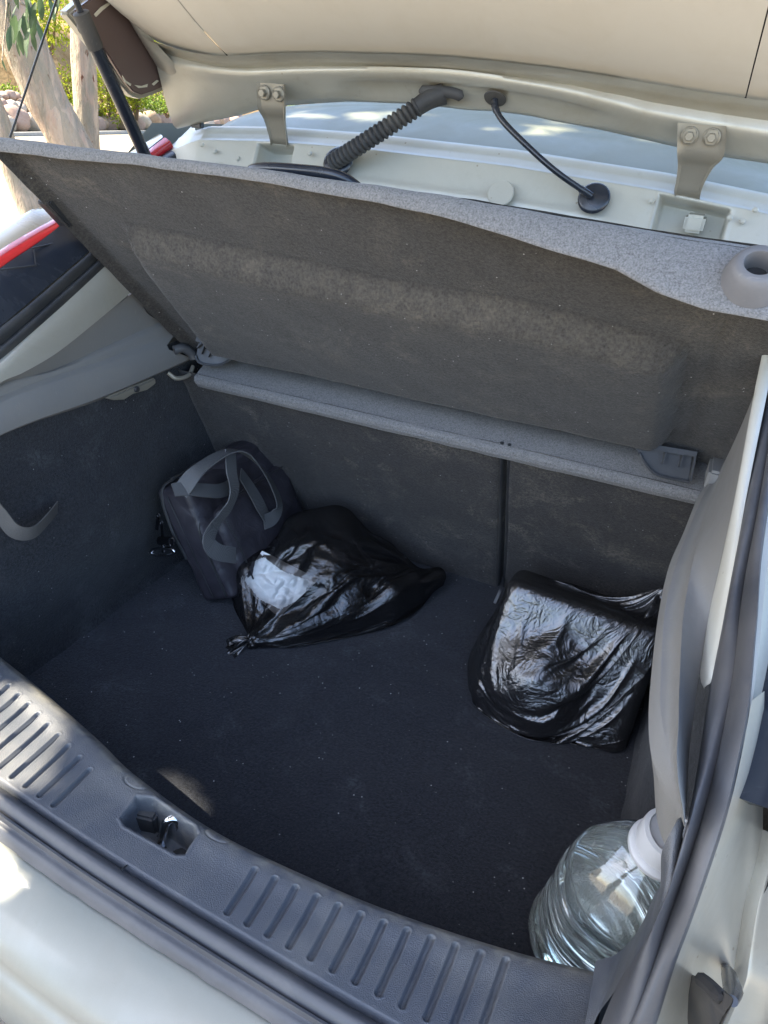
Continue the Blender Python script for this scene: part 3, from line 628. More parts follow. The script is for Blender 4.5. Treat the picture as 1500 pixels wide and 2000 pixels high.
# ---- tailgate, hinged at the roof, seen from below
gate = empty('tailgate'); gate.parent = car; gate.matrix_parent_inverse = CI; gate['label'] = 'raised tailgate with beige trim and dusty painted frame'
TU = np.array((0, -.90, .436)); TN = np.array((0, -.436, -.90))          # along the open tailgate, its inner normal
def G_(mb, name, mat, **kw): return mb.build(name, mat, gate, **kw)
TE = [(232, 0), (262, 40), (300, 78), (345, 97), (395, 110), (447, 117), (560, 113), (650, 112), (800, 116), (900, 122), (1050, 138), (1200, 160), (1350, 185), (1450, 200), (1560, 214)]
te = spline([at(x, y, 'y', .70) for x, y in TE], 160); te = te[te[:, 0] < .50]
def panel(x0, x1, name, lab):
    k = [p for p in te if x0 <= p[0] <= x1]; k = np.array([[x0, .70, np.interp(x0, te[:, 0], te[:, 2])]]+k+[[x1, .70, np.interp(x1, te[:, 0], te[:, 2])]])
    rows = [k+TN*-.012-TU*-.004, k+TN*-.004, k+TN*0+TU*.003]
    for d in (.02, .06, .10, .15, .19): rows.append(k*(1, 0, 0)+np.array((0, .70, 0))+TU*d+np.stack([0*k[:, 0], 0*k[:, 0], k[:, 2]+(np.mean(te[:, 2])-k[:, 2])*min(1, d/.5)], 1)+TN*.003*math.sin(d*20))
    rr = np.array(rows)
    mb = MB().grid(rr); o = G_(mb, name, M['beige'], ang=50); o['label'] = lab; return o
xs1 = at(436, 60, 'y', .68)[0]; xs2 = at(1475, 120, 'y', .66)[0]
panel(-.60, xs1-.0008, 'trim_panel', 'left end of the beige tailgate trim')
panel(xs1+.0008, xs2-.0008, 'trim_panel', 'wide middle piece of the beige tailgate trim')
panel(xs2+.0008, .498, 'trim_panel', 'right end of the beige tailgate trim')
MB().tube(np.array([(xs1, .70, np.interp(xs1, te[:, 0], te[:, 2]))+TN*.0005, (xs1, .70, .945)+TU*.18+TN*.0012]), .0016, 6).build('seam_backing', M['dark'], gate)
MB().tube(np.array([(xs2, .70, np.interp(xs2, te[:, 0], te[:, 2]))+TN*.0005, (xs2, .70, .945)+TU*.18+TN*.0012]), .0016, 6).build('seam_backing', M['dark'], gate)
# frame: hollow under the trim, bright roll, hinge face, lower edge
def zy(pts, Y, n=200):
    c = spline([at(x, y, 'y', Y) for x, y in pts], n); return lambda x: np.interp(x, c[:, 0], c[:, 2])
zTE = lambda x: np.interp(x, te[:, 0], te[:, 2])
zHB = zy([(150, 40), (250, 95), (330, 128), (400, 142), (480, 150), (560, 148), (700, 146), (850, 150), (950, 160), (1050, 176), (1150, 198), (1250, 225), (1350, 245), (1560, 280)], .725)
zFB = zy([(200, 285), (385, 240), (450, 228), (520, 209), (600, 201), (680, 197), (800, 201), (900, 211), (1020, 222), (1180, 254), (1310, 283), (1400, 302), (1560, 325)], .768)
fx = np.linspace(-.545, .50, 200); rows = []
cut = sst(-.22, -.15, fx)*sst(.235, .165, fx)                      # shallower face between the hinges
h, e, f = zTE(fx), zHB(fx), zFB(fx)
z0 = np.full_like(fx, 0)
def row(Y, Z): rows.append(np.stack([fx, Y+z0, Z], 1))
row(.672, h+.004); row(.700, h-.001-.002); row(.712, h-.006); row(.720, h*.55+e*.45); row(.7175, e+.010); row(.7165, e+.005); row(.719, e); row(.724, e-.006)
row(.730+.012*cut, e*.80+f*.20-.004*(1-cut)); row(.739+.013*cut, e*.5+f*.5-.004*(1-cut)); row(.748+.010*cut, e*.25+f*.75-.003*(1-cut)); row(.757+.004*cut, e*.05+f*.95)
row(.762, f+.001); row(.768, f-.0015); row(.774, f+.0005); row(.778, f+.006); row(.80, f+.03); row(.80, f+.07)
fr = np.array(rows); fr += np.array((0, -.3, .9))*(.0008*vnoise(fr, 30))[..., None]
frame = G_(MB().grid(fr), 'gate_frame', M['paint_in'], ang=55); frame['label'] = 'cream painted tailgate frame carrying the hinges'
# left side of the gate: painted edge and dark film-faced inner side
E1 = np.array([at(x, y, 'x', v) for x, y, v in ((205, -60, -.545), (232, 0, -.545), (255, 45, -.545), (285, 95, -.545), (310, 135, -.545), (345, 185, -.545), (378, 236, -.542))])
E2 = np.array([at(x, y, 'x', v) for x, y, v in ((238, -60, -.535), (250, 0, -.53), (275, 48, -.525), (310, 90, -.515), (345, 130, -.50), (370, 175, -.50), (395, 228, -.50))])
E0 = E1+np.array((-.012, .012, .01))
G_(MB().grid(loft([E0, E1, E2], 60, 6, [None, (.004, -.004, -.004)])), 'gate_edge', M['paint_in'], ang=50)
fo = [(148, 20), (205, -22), (252, -6), (262, 25), (285, 75), (305, 112), (328, 148), (331, 160), (322, 168), (300, 178), (278, 185), (262, 180), (245, 160), (215, 112), (180, 62)]
G_(MB().prism([at(x, y, 'x', -.552) for x, y in fo], (-.008, 0, 0)), 'side_film', M['maroon'], bevel=.002)['label'] = 'dark maroon inner side of the tailgate with peeling edges'
fb = [(130, 25), (205, -40), (262, -20), (275, 25), (300, 75), (318, 112), (338, 150), (338, 165), (322, 176), (300, 186), (276, 193), (258, 188), (238, 166), (205, 118), (165, 68)]
G_(MB().prism([at(x, y, 'x', -.565) for x, y in fb], (-.02, 0, 0)), 'spoiler_side', M['paint_in'], bevel=.004)
M['residue'] = m_plastic('peeling residue', (.45, .42, .33), .8, 300, .0005, .3)
rs = random.Random(5)
for pts in ([(183, 28), (196, 14), (214, 3), (219, 5), (200, 20), (187, 33)], [(238, 147), (246, 158), (256, 164), (254, 168), (243, 160)], [(262, 166), (276, 168), (288, 164), (287, 170), (270, 172)], [(296, 164), (306, 156), (310, 158), (300, 167)], [(313, 131), (318, 137), (323, 146), (319, 144)]):
    MB().prism([at(x, y, 'x', -.5505) for x, y in pts], (.0008, 0, 0)).build('peeling_flake', M['residue'], gate)
# the rest of the gate: window, lower panel and outer skin (above the frame)
base = np.array((0, .70, .95))
def slab(s0, s1, hw0, hw1, n0, n1, name, mat, bev=.01):
    a = base+TU*s0; b = base+TU*s1
    vs = [a+(-hw0, 0, 0)+TN*n0, a+(hw0, 0, 0)+TN*n0, b+(hw1, 0, 0)+TN*n0, b+(-hw1, 0, 0)+TN*n0]
    return MB().prism(vs, TN*(n1-n0)).build(name, mat, gate, bevel=bev)
slab(.184, .52, .475, .50, -.006, -.012, 'rear_window', M['glass'], .002)
slab(.004, .20, .53, .50, -.022, -.030, 'light_block', M['paint_in'], .002)  # plate added behind the trim panels to block sun leaking through their seams
slab(-.02, .88, .545, .52, -.066, -.078, 'outer_skin', M['paint'], .006)
slab(.50, .86, .52, .50, .0, -.06, 'lower_panel', M['beige'], .02)
for sx in (-1, 1):
    a = base+TU*.11; b = base+TU*.52
    MB().prism([a+(sx*.47, 0, 0), b+(sx*.49, 0, 0), b+(sx*.545, 0, 0), a+(sx*.535, 0, 0)], TN*-.04).build('side_pillar', M['beige'], gate, bevel=.008)
# black header band that shows in the top corner
# hinges: strap with flared foot, two bolts each
def hinge(sh, top, w0, w1, w2, k=1.0):
    ctr = [(top[0], top[1], .716, w0), (top[0]+sh*.1, top[1]+48*k, .722, w0*.98), (top[0]+sh*.45, top[1]+70*k, .738, w1), (top[0]+sh*.8, top[1]+95*k, .748, w2), (top[0]+sh, top[1]+112*k, .754, w2*.95), (top[0]+sh, top[1]+122*k, .766, w2*.9)]
    rowsA = []
    for t in spline([[*at(x, y, 'y', Y), w_] for x, y, Y, w_ in ctr], 30):
        p, hw = t[:3], t[3]
        xs_ = np.linspace(-1, 1, 11); rowsA.append([p+np.array((u*hw, -.004*(abs(u) > .85)-.0, .0))+np.array((0, -.0035, 0)) for u in xs_])
    A = np.array(rowsA); mb = MB().grid(A); mb.grid(A+np.array((0, .005, 0)), flip=True)
    for k in (0, -1): mb.grid(np.stack([A[:, k], A[:, k]+np.array((0, .005, 0))]))
    mb.grid(np.stack([A[0], A[0]+np.array((0, .005, 0))])); mb.grid(np.stack([A[-1], A[-1]+np.array((0, .005, 0))]))
    o = G_(mb, 'hinge_strap', M['steel'], ang=35)
    return o
h1 = hinge(16, (532, 163), .0255, .020, .0175); h2 = hinge(-28, (1371, 243), .0300, .0225, .0185, 1.18)
h1['label'] = 'tailgate hinge strap near the ribbed wiring boot'; h2['label'] = 'tailgate hinge strap near the single black cable'
for bx_, by_ in ((516, 181), (544, 184), (1347, 265), (1390, 268)):
    p = at(bx_, by_, 'y', .711)
    MB().lathe([(.0, .0095), (.0050, .0095), (.0058, .0085), (.0058, .002), (.0098, .002), (.0104, -.001)], p, (0, -.95, -.1), 6).build('hinge_bolt', M['steel'], gate, ang=20)
    MB().lathe([(.0092, .0026), (.0108, .0015), (.0112, -.002)], p, (0, -.95, -.1), 24).build('bolt_washer', M['steel'], gate)
# hinge mounts in the pockets
for cx in (-.331, .352):
    MB().box((cx+.006, .775, .772), (.014, .02, .012)).build('hinge_mount', M['paint_rail'], rail_o, bevel=.004)
# ribbed wiring boot
boot = empty('wiring_boot'); boot.parent = car; boot.matrix_parent_inverse = CI; boot['label'] = 'ribbed black rubber wiring boot between roof and tailgate'
b0 = at(648, 318, 'y', .722); b1 = at(818, 207, 'y', .735); path = spline([b0, b0*.66+b1*.34+np.array((0, -.012, -.004)), b0*.3+b1*.7+np.array((0, -.012, -.004)), b1], 240)
nr = 20; rad = [.0098+.0042*abs(math.sin(math.pi*nr*i/239))**.8 for i in range(240)]
MB().tube(path, rad, 20).build('ribbed_sleeve', M['dark_rubber'], boot, ang=70)
bp = at(660, 317, 'y', .735); MB().lathe([(0, .006), (.020, .006), (.0245, .003), (.026, 0)], bp, (0, -.8, .45), 32).build('lower_grommet', M['lampblack'], boot)
e0 = b1; e1 = at(840, 193, 'y', .742); e2 = at(868, 182, 'y', .75)
MB().tube(spline([e0-(e1-e0)*.2, e0, e1, e2], 20), np.linspace(.0125, .0155, 20), 16).build('upper_elbow', M['dark_rubber'], boot)
fl = spline([at(x, y, 'y', .738) for x, y in ((818, 178), (850, 178), (885, 182), (905, 190))], 16); MB().tube(fl, [.002]+[.0075]*14+[.002], 10, flat=.45).build('upper_flange', M['dark_rubber'], boot)
# single cable
cab = empty('washer_hose'); cab.parent = car; cab.matrix_parent_inverse = CI; cab['label'] = 'thin black hose with rubber grommets right of the ribbed boot'
hz = spline([at(966, 196, 'y', .742), at(968, 212, 'y', .735), at(985, 240, 'y', .725), at(1035, 290, 'y', .715), at(1090, 338, 'y', .712), at(1155, 383, 'y', .728)], 60)
MB().tube(hz, [.0052]*6+[.0044]*48+[.0052]*6, 12).build('hose', M['lampblack'], cab)
MB().lathe([(0, .004), (.019, .004), (.022, .002), (.023, 0)], at(1160, 387, 'y', .735), (0, -.8, .45), 32).build('lower_grommet', M['lampblack'], cab)
MB().lathe([(0, .003), (.012, .003), (.016, .0015), (.0168, 0)], at(967, 192, 'y', .747), (0, -.55, -.8), 28).build('upper_grommet', M['dark_rubber'], cab)
# gas strut
strut = empty('gas_strut'); strut.parent = car; strut.matrix_parent_inverse = CI; strut['label'] = 'black gas strut holding up the tailgate'
s_low = at(290, 318, 'x', -.535); s_mid = at(182, 82, 'x', -.53); s_up = at(158, 25, 'x', -.53); s_top = at(136, -30, 'x', -.53)
MB().tube(np.array([s_low+(s_low-s_mid)*.3, s_low, s_mid]), .0105, 16).build('cylinder', M['lampblack'], strut)
MB().tube(np.array([s_mid+(s_low-s_mid)*.04, s_mid, s_up, s_up+(s_top-s_up)*.03]), [.0118, .0122, .0122, .0095], 16).build('end_cap', M['dark_rubber'], strut)
MB().lathe([(0, .0), (.010, .001), (.0125, .008), (.009, .016), (0, .018)], s_mid*.5+s_up*.5+np.array((-.016, .008, 0)), (1, -.3, 0), 16).build('ball_socket', M['dark_rubber'], strut)
MB().tube(np.array([s_up, s_top, s_top+(s_top-s_up)*3]), .0048, 12).build('rod', M['lampblack'], strut)

# ---- rest of the body so that nothing is open behind
sidew = [(-.66, .80), (-.70, .62), (-.79, .45), (-.80, .2), (-.79, -.1), (-.76, -.33)]
for sgn in (-1, 1):
    rows = []
    for k, (xq, zq) in enumerate(sidew):
        y0 = [.84, .62, .32, .14, .12, .12][k]
        rows.append([(sgn*-xq, y, zq+(.03 if k < 2 else 0)) for y in np.linspace(y0, 2.4, 20)])
    C_(MB().grid(np.array(rows), flip=sgn > 0), 'quarter_panel', M['paint'], ang=50)
    inn = [[(sgn*.60, y, z) for y in (.0, .5, 1.0)] for z in (-.02, .42)]
    C_(MB().grid(np.array(inn)), 'inner_panel', M['dark'])
C_(MB().grid(np.array([[(x, y, -.035) for x in (-.75, .75)] for y in (-.08, 2.3)])), 'underbody', M['dark'])
C_(MB().grid(np.array([[(x, 1.9, z) for x in (-.66, .66)] for z in (-.03, .84)])), 'cabin_bulkhead', M['dark'])
# ================================================================ street behind the car
GZ = -.55
def m_simple(name, c1, c2, sc, rough=.9, bump=.01, det=6, c3=None):
    s = NT(name); n = s.noise(sc, det, .65, dist=.4); base = s.mix(s.rng(n, .3, .7), c1, c2)
    if c3: base = s.mix(s.rng(s.noise(sc*3.1, 5, .6), .55, .7), base, c3)
    return s.set(base, rough, 0, s.bump(n, bump, .8), Specular_IOR_Level=.2)
M['ground'] = m_simple('dusty ground', (.20, .17, .125), (.27, .235, .18), 2.5, .95, .02, 8, (.16, .135, .10))
M['asphalt'] = m_simple('old asphalt', (.20, .18, .15), (.26, .235, .195), 30, .95, .01)
M['bank'] = m_simple('ochre bank', (.17, .105, .045), (.26, .175, .08), .9, .95, .2, 9, (.11, .065, .025))
def gridxy(x0, x1, y0, y1, nx, ny, zf):
    X, Y = np.meshgrid(np.linspace(x0, x1, nx), np.linspace(y0, y1, ny), indexing='ij'); return np.stack([X, Y, zf(X, Y)], -1)
tag(MB().grid(gridxy(-500, 500, -500, 500, 3, 3, lambda x, y: GZ+0*x)).build('ground', M['ground']), kind='structure')
tag(MB().grid(gridxy(-4.6, 30, -30, 30, 3, 3, lambda x, y: GZ+.004+0*x)).build('road', M['asphalt']), kind='structure')
# foot of the stone edging follows a line across the view
A0, A1 = at(-160, 262, 'z', GZ), at(430, 250, 'z', GZ); dirw = (A1-A0)/np.linalg.norm(A1-A0); nrm = np.array((-dirw[1], dirw[0], 0)); nrm = nrm if nrm@(A0-CAM) > 0 else -nrm
Lw = np.linalg.norm(A1-A0)
# bank rising behind it
def bankpt(u):
    # straight along the edging in view, then bending round in front of the car
    if u <= Lw: return A0+dirw*u, nrm
    a = (u-Lw)/34.0; rot = lambda v: np.array((v[0]*math.cos(-a)-v[1]*math.sin(-a), v[0]*math.sin(-a)+v[1]*math.cos(-a), 0)); c = A1-nrm*34; return c+rot(nrm)*34, rot(nrm)
BU = np.linspace(-25, Lw+75, 150); BV = np.linspace(0, 14, 40); BP = np.zeros((150, 40, 3))
for i, u_ in enumerate(BU):
    p_, n_ = bankpt(u_); hk = 1+.9*float(sst(Lw+2, Lw+16, u_))
    for j, v_ in enumerate(BV): BP[i, j] = p_+(v_+.9)*n_; BP[i, j, 2] = GZ+.55+hk*np.interp(v_, [0, 1.2, 3, 8, 14], [0, .35, 2.4, 5.2, 6.5])
BP[..., 2] += .35*vnoise(BP, .55)+.15*vnoise(BP, 1.7)
tag(MB().grid(BP).build('hillside', M['bank']), kind='structure')
# stone edging, every stone a piece
M['stone'] = [m_simple('tan stone', (.24, .165, .11), (.32, .24, .17), 3, .9, .02, 8), m_simple('pink stone', (.25, .165, .125), (.31, .23, .18), 4, .9, .02, 8), m_simple('pale stone', (.28, .23, .18), (.35, .31, .25), 3, .9, .02, 8)]
wall = empty('stone_edging', tuple(A0)); tag(wall, 'low edging of rounded tan boulders at the foot of the bank', 'stone wall')
bpy.context.view_layer.update()
rs = random.Random(11); bms = []
for k in range(9):
    bm = bmesh.new(); bmesh.ops.create_icosphere(bm, subdivisions=3, radius=1); V = np.array([v.co for v in bm.verts])
    V = np.sign(V)*np.abs(V)**.82; V += V*(.16*vnoise(V+k*7.3, 1.3)+.07*vnoise(V+k*3.1, 3.5))[:, None]
    for v, c in zip(bm.verts, V): v.co = c
    me = bpy.data.meshes.new('stone'); bm.to_mesh(me); bm.free(); me.materials.append(M['stone'][k % 3]); smooth(me, 50); bms.append(me)
u = -3.0; rowz = 0
for rw, (z0, sz) in enumerate(((.22, .40), (.62, .30), (.90, .18))):
    u = -3.5+rw*.35
    while u < Lw+3:
        s_ = sz*rs.uniform(.75, 1.25); p = A0+dirw*u+nrm*(rs.uniform(0, .25)+rw*.35); 
        o = bpy.data.objects.new('stone', rs.choice(bms)); col.objects.link(o); o.parent = wall
        o.location = Vector(p)+Vector((0, 0, z0+rs.uniform(-.06, .06)))-Vector(A0); o.scale = (s_*1.15, s_*.9, s_*.8); o.rotation_euler = (rs.uniform(-.4, .4), rs.uniform(-.4, .4), rs.uniform(0, 6.3))
        u += s_*1.75*rs.uniform(.9, 1.1)
kb = MB(); q0, q1 = at(-160, 268, 'z', GZ+.02), at(430, 257, 'z', GZ+.02); dd = (q1-q0)/np.linalg.norm(q1-q0)
kb.box((q0+q1)/2+(0, 0, .03), (np.linalg.norm(q1-q0)*.7, .07, .05), (dd, np.array((-dd[1], dd[0], 0)), np.array((0, 0, 1.))))
tag(kb.build('kerb', m_simple('grey kerb', (.22, .22, .21), (.32, .31, .29), 6), bevel=.01), kind='structure')

# ---- leaves and foliage
def m_leaf(name, c1, c2, tr=.35):
    s = NT(name); oi = s.n('ShaderNodeNewGeometry'); base = s.mix(oi.outputs['Random Per Island'], c1, c2)
    s.set(base, .5, 0, Specular_IOR_Level=.35)
    t = s.n('ShaderNodeBsdfTranslucent'); s.l(base, t.inputs[0]); mx = s.n('ShaderNodeMixShader'); mx.inputs[0].default_value = tr
    s.l(s.p.outputs[0], mx.inputs[1]); s.l(t.outputs[0], mx.inputs[2]); s.l(mx.outputs[0], s.out.inputs[0]); return s.m
M['gum'] = m_leaf('gum leaf', (.035, .062, .028), (.065, .10, .045)); M['lime'] = m_leaf('lime shrub leaf', (.16, .22, .012), (.30, .32, .022), .5); M['green'] = m_leaf('green shrub leaf', (.07, .14, .012), (.20, .26, .03), .45)
def leafmesh(n, cent, size, asp, r, droop=0, mb=None):
    """n two-triangle-pair leaves, each at cent(i)"""
    mb = mb or MB()
    for i in range(n):
        p = np.array(cent(i)); d = np.array((r.gauss(0, 1), r.gauss(0, 1), r.gauss(0, 1)-droop)); d /= np.linalg.norm(d); s = np.cross(d, (r.gauss(0, 1), r.gauss(0, 1), r.gauss(0, 1))); s /= np.linalg.norm(s)
        L = size*r.uniform(.7, 1.3); wv = s*L*asp; up = np.cross(d, s)*L*.06
        mb.add([p, p+d*L*.4+wv, p+d*L, p+d*L*.4-wv, p+d*L*.45+up], [(0, 1, 4), (1, 2, 4), (2, 3, 4), (3, 0, 4)])
    return mb
def shrub(px, py, dep, rx, ry, rz_, mat, lab, n, seed, leaf=.12):
    r = random.Random(seed); d = ray(px, py); d /= np.linalg.norm(d[:2]); p = CAM+d*dep
    # sits on the bank/edging under that point
    o = empty('shrub', tuple(p)); tag(o, lab, 'shrub'); bpy.context.view_layer.update()
    def cent(i):
        while True:
            q = np.array((r.uniform(-1, 1), r.uniform(-1, 1), r.uniform(-1, 1)))
            if .35 < np.linalg.norm(q) < 1: break
        q *= 1+.3*vnoise(q[None]*2+seed, 1)[0]; return q*np.array((rx, ry, rz_))
    leafmesh(n, cent, leaf, .22, r).build('foliage', M[mat], o, fixn=False, ang=None)
    st = MB()
    for k in range(6):
        a = r.uniform(0, 6.28); st.tube(np.array([(0, 0, -rz_*1.3), (math.cos(a)*rx*.3, math.sin(a)*ry*.3, 0), (math.cos(a)*rx*.7, math.sin(a)*ry*.7, rz_*.7)]), [.05, .03, .01], 6)
    st.build('stems', M['bark_dark'], o); return o
M['bark_dark'] = m_simple('shrub stem', (.09, .06, .04), (.16, .11, .07), 12)
shrub(142, 190, 30.5, .75, .6, .85, 'lime', 'bright lime shrub between the two pale gum trunks', 1500, 1)
shrub(205, 160, 31.5, .9, .8, 1.5, 'lime', 'tall yellow green bush behind the patchy barked trunk', 2600, 2)
shrub(262, 172, 32, 1.0, .8, .8, 'lime', 'yellow green bush above the boulders by the strut', 2200, 3)
shrub(325, 205, 30.6, 1.1, .6, .30, 'green', 'low green creeper on top of the boulders', 1400, 4, .10)
shrub(85, 20, 30.5, 1.6, .8, 1.2, 'lime', 'yellow bush high on the bank behind the gum leaves', 1800, 5, .16)
shrub(20, 195, 30.5, .5, .5, .5, 'green', 'small dark bush seen left of the thick trunk', 700, 6)
shrub(262, 100, 34.5, 1.5, .9, 1.6, 'lime', 'large yellowish bush on the bank hidden partly by the tailgate', 2600, 7, .16)
shrub(150, 215, 30.2, .45, .4, .45, 'green', 'small leafy shrub at the foot of the lime one', 900, 8)
# ---- gum trees
s = NT('gum bark'); n1 = s.noise(7, 6, .6, vec=s.map((1, 1, .3)), dist=.8); n2 = s.noise(16, 6, .65, vec=s.map((1, 1, .25))); v = s.voro(9, vec=s.map((1.6, 1.6, .55)), out='Color')
b = s.mix(s.rng(n1, .42, .56), (.36, .285, .22), (.22, .19, .15)); b = s.mix(s.rng(n2, .5, .68), b, (.33, .235, .18)); b = s.mix(s.math('MULTIPLY', s.rng(v, .45, .6), .55), b, (.20, .18, .135))
sp = s.math('MULTIPLY', s.rng(s.noise(26, 3, .6, vec=s.map((1, 1, .4))), .62, .67), s.rng(s.noise(2.2, 2), .48, .55)); b = s.mix(sp, b, (.09, .025, .010))
b = s.mix(s.rng(s.noise(60, 4, .7, vec=s.map((1, 1, .15))), .62, .72, 0, .5), b, (.12, .10, .08))
M['gum_bark'] = s.set(b, .85, 0, s.bump(n2, .06, .9), Specular_IOR_Level=.2)
def gum(pix, dep, wpx, lab, seed, crown=None):
    """trunk through photo pixels, all at the distance of its foot"""
    P_ = []
    for x, y in pix:
        d = ray(x, y); d = d/(d@np.array((-.72, .69, 0))); P_.append(CAM+d*dep)
    P_ = spline(P_, 220); k = dep/FPX*.68
    base = P_[-1]; o = empty('gum_tree', (base[0], base[1], GZ)); tag(o, lab, 'tree', None); bpy.context.view_layer.update()
    r = np.array(wpx)*k/2; rad = np.interp(np.linspace(0, 1, 220), np.linspace(0, 1, len(r)), r)
    Q = P_-np.array((base[0], base[1], GZ)); mb = MB(); mb.tube(Q, rad, 40)
    V = np.array(mb.v); V += (V-np.repeat(np.vstack([Q]), 40, 0))*(.14*vnoise(V+seed, 2.5)+.05*vnoise(V*(1, 1, .4)+seed, 9))[:, None]; mb.v = [tuple(x) for x in V]
    mb.build('trunk', M['gum_bark'], o, ang=60); return o, Q
t1, q1_ = gum([(-330, -900), (-190, -520), (-30, -120), (30, 40), (80, 170), (125, 260), (170, 360), (205, 450), (215, 470)], 7.2, [45, 55, 70, 84, 90, 92, 95, 105, 125], 'thick pale gum tree with rusty bark scars leaning left', 1.5)
t2, q2_ = gum([(120, -900), (138, -500), (150, -150), (158, 0), (164, 130), (172, 262), (180, 360), (186, 470)], 7.6, [26, 32, 38, 44, 46, 50, 54, 62], 'slim upright gum tree with patchy flaking bark', 9.2)
t0, q0_ = gum([(-330, -600), (-170, -200), (-60, 100), (-5, 240), (25, 330), (58, 405), (85, 470), (90, 482)], 7.0, [26, 34, 40, 46, 48, 50, 55, 62], 'thin leaning gum tree whose foot is behind the tail light', 4.4)
# hanging spray of gum leaves near the car, on a twig of the thick tree
r = random.Random(3); sprig = []
inv = np.array(t1.location)
def lp3(x, y, dep):
    d = ray(x, y); d = d/np.linalg.norm(d); return CAM+d*dep-inv
for x, y, L, ang, dep in ((22, 50, 52, 95, 3.3), (38, 60, 50, 80, 3.35), (48, 25, 55, 85, 3.4), (58, 55, 60, 95, 3.3), (66, 20, 60, 92, 3.45), (72, 45, 45, 75, 3.4), (100, 5, 38, 80, 3.5), (108, 8, 34, 105, 3.5), (33, 10, 48, 100, 3.4), (46, -10, 50, 75, 3.3), (60, -15, 55, 95, 3.4), (78, -8, 50, 85, 3.35), (5, 115, 28, 70, 3.5), (88, -20, 48, 100, 3.45), (28, -30, 50, 80, 3.5), (112, -15, 40, 90, 3.5), (52, 62, 40, 88, 3.5), (30, 30, 58, 92, 3.3), (42, 35, 55, 98, 3.36), (55, 5, 62, 88, 3.3), (18, 5, 45, 85, 3.4), (70, 5, 55, 100, 3.3), (36, 75, 38, 84, 3.4), (64, 62, 40, 80, 3.35), (95, -5, 45, 78, 3.4)):
    p = lp3(x, y, dep); t = lp3(x+L*math.cos(R(ang)), y+L*math.sin(R(ang)), dep+r.uniform(-.04, .04)); d = t-p; L_ = np.linalg.norm(d); d /= L_
    s_ = np.cross(d, CF+np.array((r.gauss(0, .4), r.gauss(0, .4), 0))); s_ /= np.linalg.norm(s_); nn = np.cross(d, s_); hw = L_*.155
    rows = []
    for k in range(11):
        tt = k/10; wv = hw*math.sin(math.pi*min(1, tt*.97+.03))**.8*(1.15-.4*tt); c = p+d*L_*tt+nn*L_*.05*math.sin(tt*3)
        rows.append([c-s_*wv+nn*wv*.25, c-s_*wv*.5+nn*wv*.06, c, c+s_*wv*.5+nn*wv*.06, c+s_*wv+nn*wv*.25])
    MB().grid(np.array(rows)).build('leaf', M['gum'], t1, ang=None)
tw = MB()
for a, b in (((10, -120), (40, 5)), ((40, 5), (66, 22)), ((35, -40), (85, -10)), ((85, -10), (112, 8)), ((20, -80), (15, 60)), ((15, -90), (4, 118))):
    tw.tube(np.array([lp3(*a, 3.4), lp3((a[0]+b[0])/2+4, (a[1]+b[1])/2, 3.4), lp3(*b, 3.4)]), [.006, .004, .002], 6)
tw.tube(spline([q1_[6], (q1_[6]+lp3(10, -120, 3.4))/2+np.array((0, 0, .5)), lp3(10, -120, 3.4)], 20), np.linspace(.03, .006, 20), 8)
tw.build('twig', M['gum_bark'], t1)
# ---- the big street tree whose crown shades the car: stands left of and behind the photographer
TS = np.array(TO_SUN); crown_c = np.array((-.05, .35, .5))+TS*4.0
bside = np.cross(TO_SUN, (0, 0, 1)); bside = np.array(bside)/np.linalg.norm(bside); bside = bside if bside[1] < 0 else -bside
shade = empty('shade_tree', (crown_c[0]+bside[0]*1.9-.5, crown_c[1]+bside[1]*1.9-.3, GZ)); tag(shade, 'broad leafy street tree shading the open boot', 'tree'); bpy.context.view_layer.update()
so_ = np.array(shade.location)
r = random.Random(21)
# sun gaps in the crown: outlines (photo pixels) of the patches that stay sunlit on the sill and roof
gaps = [[at(x, y, 'z', .186) for x, y in ((-60, 1330), (30, 1352), (62, 1338), (88, 1350), (108, 1380), (104, 1400), (80, 1396), (64, 1412), (88, 1436), (108, 1432), (104, 1456), (80, 1492), (74, 1520), (40, 1560), (20, 1530), (-60, 1500))],
        [at(x, y, 'z', .16) for x, y in ((-60, 1620), (4, 1640), (20, 1668), (-5, 1720), (-60, 1720))]]
for x, y, w_, h_ in ((645, 213, 40, 8), (728, 211, 14, 6), (712, 222, 32, 9), (575, 224, 22, 6), (1012, 231, 18, 5), (1060, 253, 26, 9), (985, 244, 18, 5), (590, 213, 10, 4)):
    gaps.append([at(x+sx*w_, y+sy*h_, 'y', .88) for sx, sy in ((-1, -.3), (0, -1), (1, -.2), (.7, .8), (-.5, 1))])
a_ = np.cross(TS, (0, 0, 1)); a_ /= np.linalg.norm(a_); b_ = np.cross(a_, TS)
gp2 = [np.array([(p@a_, p@b_) for p in g]) for g in gaps]
def clear(c, rad):
    q = (c@a_, c@b_)
    for g in gp2:
        m = g.mean(0); ex = np.abs(g-m).max()+rad+.02
        if abs(q[0]-m[0]) > ex or abs(q[1]-m[1]) > ex: continue
        ins = False; n = len(g); dmin = 9
        for i in range(n):
            (xa, ya), (xb, yb) = g[i], g[(i+1) % n]
            if (ya > q[1]) != (yb > q[1]) and q[0] < (xb-xa)*(q[1]-ya)/(yb-ya)+xa: ins = not ins
            e = g[(i+1) % n]-g[i]; tt = np.clip(((q-g[i])@e)/(e@e+1e-12), 0, 1); dmin = min(dmin, np.linalg.norm(q-g[i]-tt*e))
        if ins or dmin < rad: return False
    return True
cr = MB(); cnt = 0; cl = [(np.array((r.uniform(-1, 1), r.uniform(-1, 1), r.uniform(-1, 1)))) for k in range(130)]
